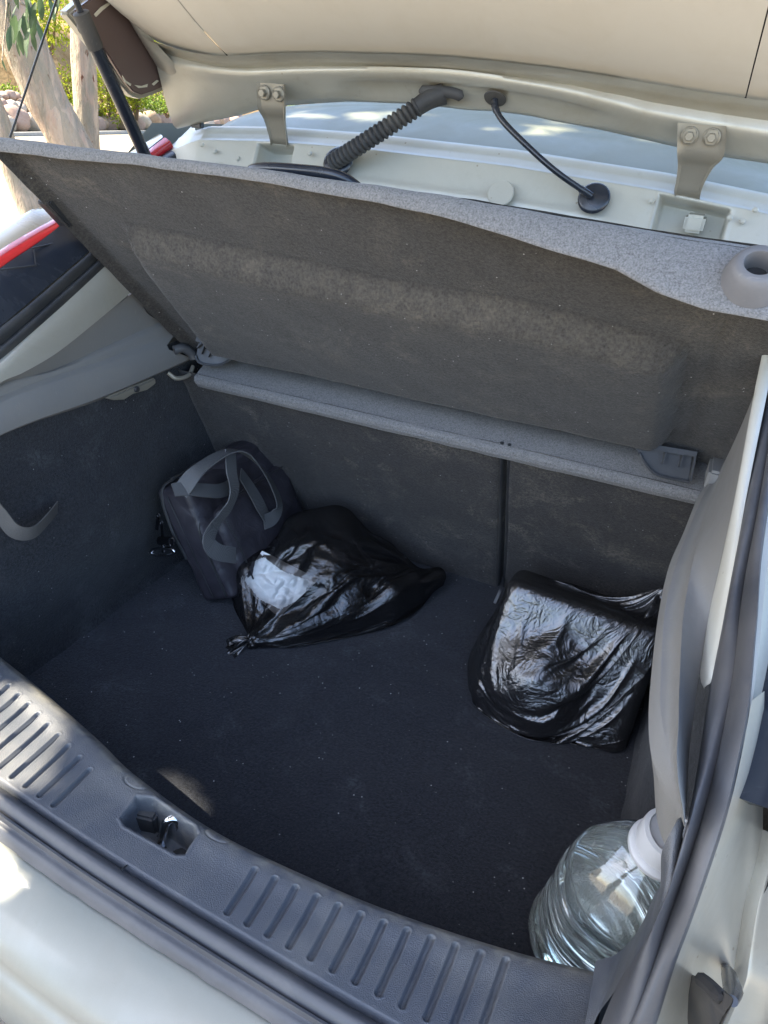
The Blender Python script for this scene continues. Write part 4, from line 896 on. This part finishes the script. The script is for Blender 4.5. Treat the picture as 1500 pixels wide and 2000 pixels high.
def leaf_at(c, L):
    d = np.array((r.gauss(0, 1), r.gauss(0, 1), r.gauss(0, 1)-.3)); d /= np.linalg.norm(d); s_ = np.cross(d, TS+np.array((r.gauss(0, .5), r.gauss(0, .5), r.gauss(0, .5)))); s_ = np.cross(d, s_) if r.random() < .5 else s_; s_ /= np.linalg.norm(s_); p = c-d*L/2-so_; wv = s_*L*.30
    cr.add([p, p+d*L*.4+wv, p+d*L, p+d*L*.4-wv], [(0, 1, 2), (0, 2, 3)])
for k in range(9000):                                    # loose outer crown
    k_ = r.choice(cl); q = k_*np.array((1.35, 1.35, .8))+np.array((r.gauss(0, .3), r.gauss(0, .3), r.gauss(0, .25))); c = crown_c+q[0]*a_+q[1]*b_+q[2]*TS; L = r.uniform(.10, .18)
    if clear(c, L*.4): leaf_at(c, L)
for k in range(12000):                                    # leaves added along the sun rays, shaped to shade the boot
    p = np.array((r.uniform(-.75, .9), r.uniform(-.45, 1.2), .19)); L = r.uniform(.06, .13); c = p+TS*(2.6+1.5*r.random())+0*a_
    if clear(c, L*.22): leaf_at(c, L)
cr.build('crown', M['gum'], shade, fixn=False, ang=None)
tk = MB(); top = crown_c-so_
tk.tube(spline([(0, 0, 0), (.05, .05, 1.6), (.12, .1, 3.0), (.1, .2, 4.6), (.2, .2, 6.0)], 30), np.linspace(.24, .07, 30), 16)
for k in range(14):
    e = cl[k]*np.array((2.0, 2.0, .9)); e = top+e[0]*a_+e[1]*b_+e[2]*TS; s0 = np.array((.2, .3, 3.3))*(1-k/20)+top*(k/20)
    s0 = np.array((.1, .12, 2.4+.25*k)); lim = spline([s0, (s0+e)/2+np.array((0, 0, .3)), e], 14)
    if all(clear(x_+so_, .08) for x_ in lim): tk.tube(lim, np.linspace(.06, .012, 14), 7)
tk.build('trunk', M['gum_bark'], shade)

# ---- trees across the street in front of the car (the roof mirrors them)
def far_tree(x, y, h, cw, lab, seed, n=3500):
    r = random.Random(seed); o = empty('street_tree', (x, y, GZ)); tag(o, lab, 'tree'); cl = [np.array((r.gauss(0, .5), r.gauss(0, .5), r.uniform(-.5, .5))) for k in range(40)]
    def cent(i):
        k = r.choice(cl); return k*np.array((cw, cw, h*.75))+np.array((r.gauss(0, .35), r.gauss(0, .35), r.gauss(0, .35)))+np.array((0, 0, h*.58))
    leafmesh(n, cent, .34, .3, r, .3).build('crown', M['gum'], o, fixn=False, ang=None)
    tk = MB(); tk.tube(spline([(0, 0, 0), (.1, .0, h*.3), (.0, .1, h*.6), (.1, 0, h*.9)], 20), np.linspace(.22, .05, 20), 12)
    for k in cl[:9]: tk.tube(spline([(0, .05, h*.35), k*np.array((cw, cw, h*.75))*.5+np.array((0, 0, h*.5)), k*np.array((cw, cw, h*.75))+np.array((0, 0, h*.58))], 10), np.linspace(.06, .015, 10), 6)
    tk.build('trunk', M['gum_bark'], o)
far_tree(-7.5, 16.5, 7.5, 2.6, 'leafy tree ahead of the car, first beyond the gum trunks', 41); far_tree(-3.6, 14, 7, 2.4, 'leafy tree ahead of the car, second beyond the gum trunks', 42)
far_tree(.4, 13.5, 7.5, 2.6, 'leafy tree straight ahead of the car', 43); far_tree(4.6, 14, 7, 2.5, 'leafy tree ahead of the car on the right', 44)
# ================================================================ things in the boot
# ---- water bottle
ax0, ax1 = np.array((.460, .168, .004)), np.array((.496, .114, .285)); bax = ax1-ax0; BL = np.linalg.norm(bax); bax /= BL
bottle = empty('water_bottle', tuple(ax0)); bottle.scale = (1.0, 1.0, 1.0); tag(bottle, 'large clear plastic water bottle with white cap in the boot corner', 'bottle'); bpy.context.view_layer.update()
def bp_prof():
    pr = [(0, .010), (.035, .008), (.055, .001), (.066, .003), (.0715, .012)]
    for k in range(60):
        z = .016+k*(.165-.016)/59; rr = .0735+.0028*math.sin(2*math.pi*(z-.016)/.0186)-.003*math.exp(-((z-.10)/.02)**2); pr.append((rr, z))
    pr += [(.0745, .172), (.0748, .182), (.0738, .194), (.0705, .207), (.064, .220), (.055, .233), (.044, .245), (.034, .254), (.0275, .260), (.0245, .266), (.0235, .274), (.0235, .286)]
    return [(a*.925, b) for a, b in pr]
Lz = np.array((0, 0, 0.))
mb = MB().lathe(bp_prof(), Lz, bax, 72); V = np.array(mb.v); hgt = V@bax; rad_v = V-hgt[:, None]*bax
dent = -.0075*np.clip(vnoise(V, 20), 0, 1)*sst(.02, .06, hgt)*sst(.25, .2, hgt)
ang_ = np.arctan2(rad_v@np.cross(bax, (1, 0, 0)), rad_v@np.array((1, 0, 0))); facet = -.0030*np.abs(np.cos(3*ang_))*sst(.185, .205, hgt)*sst(.25, .235, hgt)
V += rad_v/(np.linalg.norm(rad_v, axis=1)[:, None]+1e-6)*(dent+facet)[:, None]; mb.v = [tuple(v) for v in V]
s = NT('clear plastic'); s.t.nodes.remove(s.p)
tr = s.n('ShaderNodeBsdfTransparent'); tr.inputs[0].default_value = (.93, .96, .95, 1); gl = s.n('ShaderNodeBsdfGlossy'); gl.inputs[0].default_value = (1, 1, 1, 1); gl.inputs['Roughness'].default_value = .06
fr_ = s.n('ShaderNodeFresnel'); fr_.inputs[0].default_value = 1.5; bb = s.bump(s.noise(40, 2), .002, .25); s.l(bb, fr_.inputs['Normal']); s.l(bb, gl.inputs['Normal'])
df = s.n('ShaderNodeBsdfDiffuse'); df.inputs[0].default_value = (.55, .60, .58, 1); hz0 = s.n('ShaderNodeMixShader'); hz0.inputs[0].default_value = .17; s.l(tr.outputs[0], hz0.inputs[1]); s.l(df.outputs[0], hz0.inputs[2])
mx = s.n('ShaderNodeMixShader'); s.l(s.math('MULTIPLY', fr_.outputs[0], 1.8), mx.inputs[0]); s.l(hz0.outputs[0], mx.inputs[1]); s.l(gl.outputs[0], mx.inputs[2]); s.l(mx.outputs[0], s.out.inputs[0]); M['pet'] = s.m
s = NT('water'); s.set((.90, .97, .96), .0, 0, Transmission_Weight=1.0, IOR=1.33); M['water'] = s.m
mb.build('bottle_body', M['pet'], bottle, ang=None)
wp = [(max(0, (r_-.0028 if not .012 < z < .17 else .0655)), z+.0015) for r_, z in bp_prof() if z < .205]
mbw = MB().lathe(wp, Lz, bax, 72); V = np.array(mbw.v); hgt = V@bax; rad_v = V-hgt[:, None]*bax; V += rad_v/(np.linalg.norm(rad_v, axis=1)[:, None]+1e-6)*(-.0035*np.clip(vnoise(V, 22), 0, 1)*sst(.02, .06, hgt)*sst(.25, .2, hgt))[:, None]
V[:, 2] = np.minimum(V[:, 2], .192); mbw.v = [tuple(v) for v in V]; nW = len(wp)*72; cwv = V[(len(wp)-1)*72:nW].mean(0)
mbw.add([cwv], []); mbw.f += [((len(wp)-1)*72+j, (len(wp)-1)*72+(j+1) % 72, nW) for j in range(72)]
mbw.build('water', M['water'], bottle, ang=None)
M['cap'] = m_plastic('white cap plastic', (.33, .335, .345), .35, 200, 0, .15, (.5, .5, .48), .5)
cap = MB().lathe([(.0235, .268), (.0300, .268), (.0312, .271), (.0312, .275), (.029, .278), (.0262, .279), (.0262, .284), (.0278, .285), (.0278, .303), (.0268, .307), (.0225, .3085), (.0215, .3065), (0, .3065)], Lz, bax, 48)
cap.build('cap', M['cap'], bottle, ang=35)
tb = np.cross(bax, CR); MB().box(bax*.296+CR*.006-tb*.030*(1 if tb[1] < 0 else -1)*1.0, (.008, .004, .004), (CR, tb, bax)).build('cap_tab', M['cap'], bottle, bevel=.0015)

# ---- laptop bag leaning on the side wall
BA = np.array((-.354, .515, .004)); eu = np.array((-.42, 0, .9075)); et = np.array((.9075, 0, .42)); el = np.array((.0, 1., 0)); BH, BT, BLn = .245, .082, .30
bag = empty('laptop_bag', tuple(BA)); tag(bag, 'slim black nylon laptop bag with webbing straps leaning in the boot corner', 'bag'); bpy.context.view_layer.update()
M['nylon'] = None
s = NT('black nylon'); wv = s.noise(900, 2, .5, vec=s.map((1, 1, 1))); wr = s.noise(22, 4, .6, dist=1.2)
M['nylon'] = s.set(s.mix(s.rng(wr, .3, .7), (.024, .022, .028), (.045, .041, .049)), s.rng(wr, .3, .7, .38, .55), 0, s.bump(wr, .006, .5, s.bump(wv, .0003, .5)), Specular_IOR_Level=.5)
s = NT('woven strap'); wvv = s.n('ShaderNodeTexWave'); wvv.inputs['Scale'].default_value = 420; s.l(s.tc.outputs['Object'], wvv.inputs[0])
M['strap'] = s.set(s.mix(wvv.outputs['Fac'], (.078, .080, .082), (.135, .137, .139)), .42, 0, s.bump(wvv.outputs['Fac'], .0006, .6), Specular_IOR_Level=.5)
def L2(l, t, u): return el*l+et*t+eu*u
def softbox(l0, l1, t0, t1, u0, u1, r, nm, mat, seed, amp, sag=0):
    bm = bmesh.new(); bmesh.ops.create_cube(bm, size=2); bmesh.ops.subdivide_edges(bm, edges=bm.edges, cuts=26, use_grid_fill=True)
    q = np.array([v.co for v in bm.verts]); c = np.array(((l0+l1)/2, (t0+t1)/2, (u0+u1)/2)); h = np.array(((l1-l0)/2, (t1-t0)/2, (u1-u0)/2))
    p = q*h; inn = np.clip(p, -(h-r), h-r); d = p-inn; dn = np.linalg.norm(d, axis=1)[:, None]; p = np.where(dn > 1e-9, inn+d/np.maximum(dn, 1e-9)*np.minimum(dn, r)*1.0, p)
    nr = np.where(dn > 1e-9, d/np.maximum(dn, 1e-9), 0)
    bulge = (1-q**2).clip(0, 1); 
    p[:, 1] += np.sign(q[:, 1])*(np.abs(q[:, 1]) > .99)*.010*bulge[:, 0]*bulge[:, 2]; p[:, 0] += np.sign(q[:, 0])*(np.abs(q[:, 0]) > .99)*.006*bulge[:, 1]*bulge[:, 2]
    p = p+c; p += nr*0+(q/np.linalg.norm(q, axis=1)[:, None])*(amp*(vnoise(p+seed, 26)+.6*vnoise((p+seed)*(1, 1, 2.5), 50)))[:, None]
    p[:, 2] -= sag*sst(.0, 1, (p[:, 0]-l0)/(l1-l0))*(q[:, 2] > 0)*q[:, 2]
    w_ = p[:, :1]*el+p[:, 1:2]*et+p[:, 2:]*eu
    for v, x in zip(bm.verts, w_): v.co = x
    bmesh.ops.recalc_face_normals(bm, faces=bm.faces); me = bpy.data.meshes.new(nm); bm.to_mesh(me); bm.free(); smooth(me, 60)
    return link(nm, me, mat, bag)
softbox(0, BLn, 0, BT, 0, BH, .013, 'bag_body', M['nylon'], 1, .0022, .02)
softbox(.035, BLn-.02, BT*.72, BT+.022, .015, BH*.72, .016, 'front_pocket', M['nylon'], 5, .0025)
softbox(.06, BLn+.005, -.002, BT*.9, BH*.8, BH+.006, .016, 'top_flap', M['nylon'], 9, .003)
sm = [L2(-.0045, BT*.42, u) for u in np.linspace(.012, BH-.015, 30)]
sm = np.array(sm); sm += np.array((0, -.0015, 0)); MB().tube(sm, .0011, 6).build('seam', M['black'], bag)
zp = spline([L2(-.004, BT*.12, .10), L2(-.005, BT*.10, BH*.7), L2(.004, BT*.22, BH-.004), L2(.05, BT*.35, BH+.006), L2(.13, BT*.4, BH+.004)], 60); MB().tube(zp, .0032, 8, flat=.6).build('zip', M['black'], bag)
z2 = spline([L2(-.003, BT*.80, .01), L2(-.004, BT*.84, BH*.45), L2(.0, BT*.90, BH*.66), L2(.03, BT*1.02, BH*.74)], 40); MB().tube(z2, .0024, 8).build('pocket_zip', M['black'], bag)
pq = lambda x, y, yy=.497: at(x, y, 'y', yy)-BA
for x0, y0, x1, y1 in ((309, 1008, 306, 1035), (315, 1022, 318, 1050)):
    a, b = pq(x0, y0), pq(x1, y1); MB().box((a+b)/2, (.0035, .0012, np.linalg.norm(b-a)/2), (np.array((1, 0, 0)), np.array((0, 1, 0)), (b-a)/np.linalg.norm(b-a))).build('zip_pull', M['gunmetal'], bag, bevel=.001)
    MB().lathe([(.0025, -.001), (.0042, -.001), (.0042, .001), (.0025, .001), (.0025, -.001)], a+(b-a)*-.05, (0, 1, 0), 14).build('zip_ring', M['chrome'], bag)
MB().tube(np.array([pq(312, 1056, .493), pq(336, 1057, .493)]), .0085, 16).build('swivel_clip', M['gunmetal'], bag, ang=30)
MB().tube(np.array([pq(318, 1062, .49), pq(320, 1078, .488)]), .004, 10).build('swivel_pin', M['gunmetal'], bag)
lo = [pq(318+23*math.cos(t)+.0, 1078+7.5*math.sin(t), .487) for t in np.linspace(0, 2*math.pi, 33)]; MB().tube(np.array(lo), .0030, 10, cap=False).build('strap_loop', M['chrome'], bag)
lo = [pq(335+5*math.cos(t), 1058+8*math.sin(t), .486) for t in np.linspace(0, 2*math.pi, 25)]; MB().tube(np.array(lo), .0014, 8, cap=False).build('clip_gate', M['chrome'], bag)
FP = BA+et*(BT+.040)                                             # plane just over the pocket face
def sp(x, y, off=0): return atp(x, y, FP+et*off, et)-BA
def strap(pts, wid, twist, nm='strap', mat='strap'):
    c = spline([sp(*p) for p in pts], 60); tw = np.interp(np.linspace(0, 1, 60), np.linspace(0, 1, len(twist)), twist)
    T = np.gradient(c, axis=0); T /= np.linalg.norm(T, axis=1)[:, None]; inpl = np.cross(T, et); inpl /= np.linalg.norm(inpl, axis=1)[:, None]
    sd = inpl*np.cos(tw)[:, None]+et*np.sin(tw)[:, None]
    return ribbon(c, sd, wid, .0022).build(nm, M[mat], bag, ang=30)
strap([(352, 962, .0), (385, 920, .03), (430, 888, .045), (465, 880, .05), (500, 905, .045), (530, 945, .03), (545, 985, .012), (535, 1010, .0), (515, 1020, -.006)], 0.031, [1.2, 1.25, 1.3, 1.2, .7, .4, .2, .2], 'carry_handle')
strap([(450, 882, .046), (452, 920, .050), (458, 955, .046), (450, 985, .036), (432, 1010, .024), (415, 1035, .018), (408, 1060, .016), (425, 1078, .012), (460, 1085, .006)], 0.030, [.1, .1, .15, .5, .6, .2, -.3, -.3, 0], 'shoulder_strap')
strap([(338, 957, .0), (365, 955, .01), (400, 958, .016), (432, 958, .012), (460, 945, .004)], .026, [.5, .3, .1, .2, .2], 'shoulder_strap')
strap([(470, 925, .018), (492, 958, .010), (510, 990, .002), (522, 1012, -.008)], .030, [.3, .1, 0, .1], 'handle_base')
# zip over the top and piped edges of the pocket
zt = np.array([L2(l, BT*.45, BH+.012-.02*l/BLn) for l in np.linspace(.02, BLn-.03, 40)]); zt += et[None]*0; MB().tube(zt, .0026, 8).build('top_zip', M['black'], bag)
pe = spline([L2(.04, BT+.026, .02), L2(.038, BT+.030, BH*.4), L2(.045, BT+.026, BH*.70), L2(.15, BT+.032, BH*.725), L2(BLn-.03, BT+.026, BH*.70)], 60); MB().tube(pe, .0016, 6).build('pocket_piping', M['black'], bag)

# ---- thin plastic film: relaxed over its contents as a cloth of stiff edges
def ico(n):
    bm = bmesh.new(); bmesh.ops.create_icosphere(bm, subdivisions=n, radius=1); v = np.array([x.co for x in bm.verts])
    e = np.array([[x.index for x in d.verts] for d in bm.edges]); f = np.array([[x.index for x in d.verts] for d in bm.faces]); bm.free(); return v, e, f
def subdiv(x, rest_v, f):
    """split every triangle in four, for positions and for the rest shape"""
    key = {}; xs = list(x); rv = list(rest_v); nf = []
    def mid(a, b):
        k = (a, b) if a < b else (b, a)
        if k not in key: key[k] = len(xs); xs.append((x[a]+x[b])/2); rv.append((rest_v[a]+rest_v[b])/2)
        return key[k]
    for a, b, c in f.tolist():
        d, e, g = mid(a, b), mid(b, c), mid(c, a); nf += [(a, d, g), (d, b, e), (g, e, c), (d, e, g)]
    f2 = np.array(nf); e2 = np.unique(np.sort(np.vstack([f2[:, [0, 1]], f2[:, [1, 2]], f2[:, [2, 0]]]), 1), axis=0)
    return np.array(xs), np.array(rv), f2, e2
def solve(x, e, rest, collide, pin, tgt, steps, grav, iters=6, suck=None, comp=.9, damp=.96):
    n = len(x); e0, e1 = e[:, 0], e[:, 1]; val = np.bincount(e.ravel(), minlength=n).astype(float); v = np.zeros_like(x); idx = np.concatenate([e0, e1])
    for st in range(steps):
        v = v*damp; v[:, 2] -= grav
        if suck is not None: v += suck(x)
        p = x+v
        for it in range(iters):
            d = p[e1]-p[e0]; L = np.sqrt((d*d).sum(1))+1e-12; k = (L-rest)/L; k = np.where(k < 0, k*comp, k)*.5
            c = d*k[:, None]; cc = np.concatenate([c, -c])
            for a in range(3): p[:, a] += np.bincount(idx, cc[:, a], n)/val*1.9
            p, hit = collide(p)
            if pin is not None: p[pin] = p[pin]*.4+tgt*.6
        v = p-x; v[hit] *= .6; x = p
    return x
def obox(c, h, ang, tilt=0, r=.02, tx=0):
    ca, sa = math.cos(ang), math.sin(ang); A = np.array(((ca, sa, 0), (-sa, ca, 0), (0, 0, 1.)))
    ct, s_t = math.cos(tilt), math.sin(tilt); A = np.array(((ct, 0, s_t), (0, 1, 0), (-s_t, 0, ct)))@A; cx_, sx_ = math.cos(tx), math.sin(tx); A = np.array(((1, 0, 0), (0, cx_, sx_), (0, -sx_, cx_)))@A; c = np.array(c); h = np.array(h)
    def f(p):
        q = (p-c)@A.T; inn = np.clip(q, -(h-r), h-r); d = q-inn; L = np.linalg.norm(d, axis=1)
        # inside the rounded box: push to the surface
        ins = L < r; core = L < 1e-6; out = q.copy()
        if core.any():
            qq = q[core]; g = h-np.abs(qq); k = g.argmin(1); qq[np.arange(len(qq)), k] = np.sign(qq[np.arange(len(qq)), k]+1e-9)*h[k]; out[core] = qq
        m = ins & ~core; out[m] = inn[m]+d[m]/L[m][:, None]*r
        return out@A+c, ins
    return f
def oell(c, h):
    c = np.array(c); h = np.array(h)
    def f(p):
        q = (p-c)/h; L = np.linalg.norm(q, axis=1); ins = L < 1; o = p.copy(); o[ins] = c+q[ins]/np.maximum(L[ins], 1e-6)[:, None]*h; return o, ins
    return f
def collider(shapes, xmin=-.46, xmax=.478):
    def f(p):
        hit = np.zeros(len(p), bool)
        for s_ in shapes:
            p, h_ = s_(p); hit |= h_
        lo_ = p[:, 2] < .0035; p[lo_, 2] = .0035; hit |= lo_
        k = ((p-SB)@sn)-.004; b = k < 0; p[b] -= k[b][:, None]*sn; p[:, 0] = np.clip(p[:, 0], xmin, xmax); return p, hit
    return f
s = NT('black film'); wr1 = s.noise(34, 5, .62, dist=1.8); wr2 = s.noise(95, 4, .6, dist=1.0); wr3 = s.noise(16, 3, .5, vec=s.map((1, 1, 1)), dist=2.5)
bb = s.bump(s.math('ABSOLUTE', s.math('SUBTRACT', wr3, .5)), .016, .35); bb = s.bump(s.math('ABSOLUTE', s.math('SUBTRACT', wr1, .5)), .006, .30, bb); bb = s.bump(wr2, .0008, .3, bb)
s.set((.012, .012, .013), .24, 0, bb, Specular_IOR_Level=.65, IOR=1.9)
def film_mat(name, through):
    m = s.m.copy(); m.name = name; t = m.node_tree; pb = t.nodes['Principled BSDF']; ou = t.nodes['Material Output']
    tr = t.nodes.new('ShaderNodeBsdfTransparent'); tr.inputs[0].default_value = (.55, .50, .47, 1); mx = t.nodes.new('ShaderNodeMixShader'); mx.inputs[0].default_value = through
    t.links.new(pb.outputs[0], mx.inputs[1]); t.links.new(tr.outputs[0], mx.inputs[2]); t.links.new(mx.outputs[0], ou.inputs[0]); return m
M['film_a'] = film_mat('thin black film', .42); M['film_b'] = film_mat('glossy black film', .06)
def tri_mesh(name, x, f):
    me = bpy.data.meshes.new(name); me.from_pydata([tuple(p) for p in x], [], [tuple(q) for q in f.tolist()]); smooth(me, None); return me
def bagfilm(center, radii, shapes, poles, excess, seed, stages=(150, 70), xmax=.478, grav=.00004, suckk=.00002):
    """poles: list of (direction, cone half-angle deg, gather point, gathered radius)"""
    v, e, f = ico(6); v = v/np.linalg.norm(v, axis=1)[:, None]; c = np.array(center); x = c+v*np.array(radii); x += .012*np.stack([vnoise(x+seed+k*9, 14) for k in range(3)], 1)
    rest_v = x.copy()*1.0; rest_v = c+(rest_v-c)*excess; col_ = collider(shapes, xmax=xmax)
    pin, tgt = [], []
    for d, ang, gp, gr in poles:
        d = np.array(d, float); d /= np.linalg.norm(d); k = np.where(v@d > math.cos(R(ang)))[0]; o = v[k]-(v[k]@d)[:, None]*d
        t = np.array(gp)+o*gr+d*(0.02*((v[k]@d)-math.cos(R(ang)))/(1-math.cos(R(ang))))[:, None]; pin.append(k); tgt.append(t)
    pin = np.concatenate(pin); tgt = np.concatenate(tgt)
    suck = lambda p: (c-p)*(1, 1, .6)*suckk
    x, _ = col_(x); rest = np.linalg.norm(rest_v[e[:, 0]]-rest_v[e[:, 1]], axis=1)
    x = solve(x, e, rest, col_, pin, tgt, stages[0], grav, 6, suck)
    x2, rv2, f2, e2 = subdiv(x, rest_v, f); rest2 = np.linalg.norm(rv2[e2[:, 0]]-rv2[e2[:, 1]], axis=1)
    # pinned set grows with its neighbours
    x2 = x2+.0008*np.stack([vnoise(x2+seed+k*5, 45) for k in range(3)], 1)
    x2 = solve(x2, e2, rest2, col_, pin, tgt, stages[1], grav, 4, suck, .95)
    # unsqueeze the finest noise a little
    n = len(x2); val = np.bincount(e2.ravel(), minlength=n)
    for _ in range(7):
        a = np.stack([np.bincount(np.r_[e2[:, 0], e2[:, 1]], np.r_[x2[e2[:, 1], k], x2[e2[:, 0], k]], n) for k in range(3)], 1)/val[:, None]; x2 = x2*.6+a*.4
    return x2, f2
def tied_end(c, d, n, ln, rd, seed, mat, parent, nm='tied_end'):
    """ruffled free end of film past the tie"""
    r = random.Random(seed); d = np.array(d, float); d /= np.linalg.norm(d); a = np.cross(d, (0, .3, 1)); a /= np.linalg.norm(a); b = np.cross(d, a); P_ = []
    ph = [r.uniform(0, 6.3) for _ in range(5)]
    for i in range(26):
        t = i/25; row = []
        for j in range(120):
            th = 2*math.pi*j/120; rr = rd*(.22+.95*t**.8)*(1+.35*math.sin(5*th+ph[0]+t)+.22*math.sin(11*th+ph[1]-2*t)+.12*math.sin(19*th+ph[2]))
            row.append(np.array(c)+d*ln*t*(1+.25*math.sin(3*th+ph[3]))+a*rr*math.cos(th)+b*rr*.62*math.sin(th)+np.array((0, 0, -.02*t*t)))
        P_.append(row)
    P_ = np.array(P_); P_[..., 2] = np.maximum(P_[..., 2], .003); P_ -= np.array(parent.location)
    return MB().grid(P_, closed_v=True).build(nm, mat, parent, ang=None, fixn=False)
# bag by the right-hand trim, tied at its upper right
sh2 = [obox((.335, .622, .070), (.132, .095, .112), .05, -.10, .022, -.45)]
x2, f2 = bagfilm((.335, .615, .12), (.182, .165, .165), sh2, [((.72, .42, .55), 22, (.462, .690, .205), .035)], 1.0, 23, grav=.00002, suckk=.000006)
tb2 = empty('plastic_bag', (.345, .61, 0)); tag(tb2, 'knotted glossy black plastic bag beside the grey side trim', 'plastic bag', 'black plastic bags in the boot'); bpy.context.view_layer.update()
link('bag_film', tri_mesh('bag_film', x2-np.array((.345, .61, 0)), f2), M['film_b'], tb2)
tied_end((.462, .688, .207), (.3, -.75, -.30), 1, .045, .022, 8, M['film_b'], tb2)
# crumpled bag in front of the laptop bag, open, with something white inside
sh1 = [obox((-.185, .700, .076), (.082, .072, .088), .5, .25, .05, .3), obox((-.060, .700, .035), (.085, .055, .045), -.3, .1, .025), obox((-.150, .575, .018), (.085, .075, .040), .9, .15, .025), obox((-.262, .585, .045), (.050, .050, .055), .3, -.2, .025)]
x1, f1 = bagfilm((-.150, .640, .09), (.215, .190, .150), sh1, [((-.30, -.92, -.30), 22, (-.195, .455, .016), .05), ((.95, .35, -.2), 14, (.035, .790, .03), .12)], 1.0, 15, grav=.000013)
tb1 = empty('plastic_bag', (-.155, .635, 0)); tag(tb1, 'crumpled thin black plastic bag with white paper showing through its opening', 'plastic bag', 'black plastic bags in the boot'); bpy.context.view_layer.update()
op = [at(x, y, 'z', .105) for x, y in ((482, 1128), (498, 1098), (520, 1092), (552, 1120), (602, 1138), (592, 1162), (548, 1186), (512, 1168))]
cen = x1[f1].mean(1); dd_ = (cen-CAM)@CF; pxx = 750+FPX*((cen-CAM)@CR)/dd_; pyy = 1000-FPX*((cen-CAM)@CU)/dd_
def in2d(x, y, poly):
    ins = np.zeros(len(x), bool); n = len(poly)
    for i in range(n):
        (xa, ya), (xb, yb) = poly[i], poly[(i+1) % n]; c_ = (ya > y) != (yb > y); ins ^= c_ & (x < (xb-xa)*(y-ya)/(yb-ya+1e-12)+xa)
    return ins
opening = [(478, 1135), (492, 1098), (516, 1088), (552, 1116), (604, 1134), (594, 1166), (548, 1190), (508, 1172)]
hole_f = in2d(pxx, pyy, opening) & (cen[:, 2] > .02) & (cen[:, 1] < .66)
link('bag_film', tri_mesh('bag_film', x1-np.array((-.155, .635, 0)), f1[~hole_f]), M['film_a'], tb1)
hp3 = cen[hole_f].mean(0) if hole_f.any() else np.array((-.22, .52, .09))
tied_end((-.203, .448, .016), (-.75, -.6, .1), 1, .035, .016, 31, M['film_b'], tb1)
M['paper'] = m_plastic('crumpled white paper', (.58, .58, .56), .6, 300, .0004, .12, (.6, .57, .5), .3)
op3 = []
nu, nv_ = 46, 40; PP = np.zeros((nu, nv_, 3)); nrm_p = CAM-hp3; nrm_p /= np.linalg.norm(nrm_p)
c_a, c_b, c_c, c_d = [np.array(p, float) for p in ((468, 1140), (512, 1076), (622, 1132), (545, 1205))]
for i in range(nu):
    for j in range(nv_):
        u_, v_ = i/(nu-1), j/(nv_-1); q2 = (c_a*(1-u_)+c_d*u_)*(1-v_)+(c_b*(1-u_)+c_c*u_)*v_; PP[i, j] = atp(q2[0], q2[1], hp3-nrm_p*.036, nrm_p)
PP += nrm_p*(.007*vnoise(PP, 30)+.012*np.abs(vnoise(PP*(1, 1, 1)+3, 38))+.006*np.abs(vnoise(PP+9, 80))+.010*np.sin(np.linspace(0, 3.1, nu))[:, None])[..., None]
pap = MB().grid(PP); pap.grid(PP-nrm_p*.0012, flip=True); tag(pap.build('white_paper', M['paper'], ang=14), 'crumpled white paper inside the open black plastic bag', 'paper')
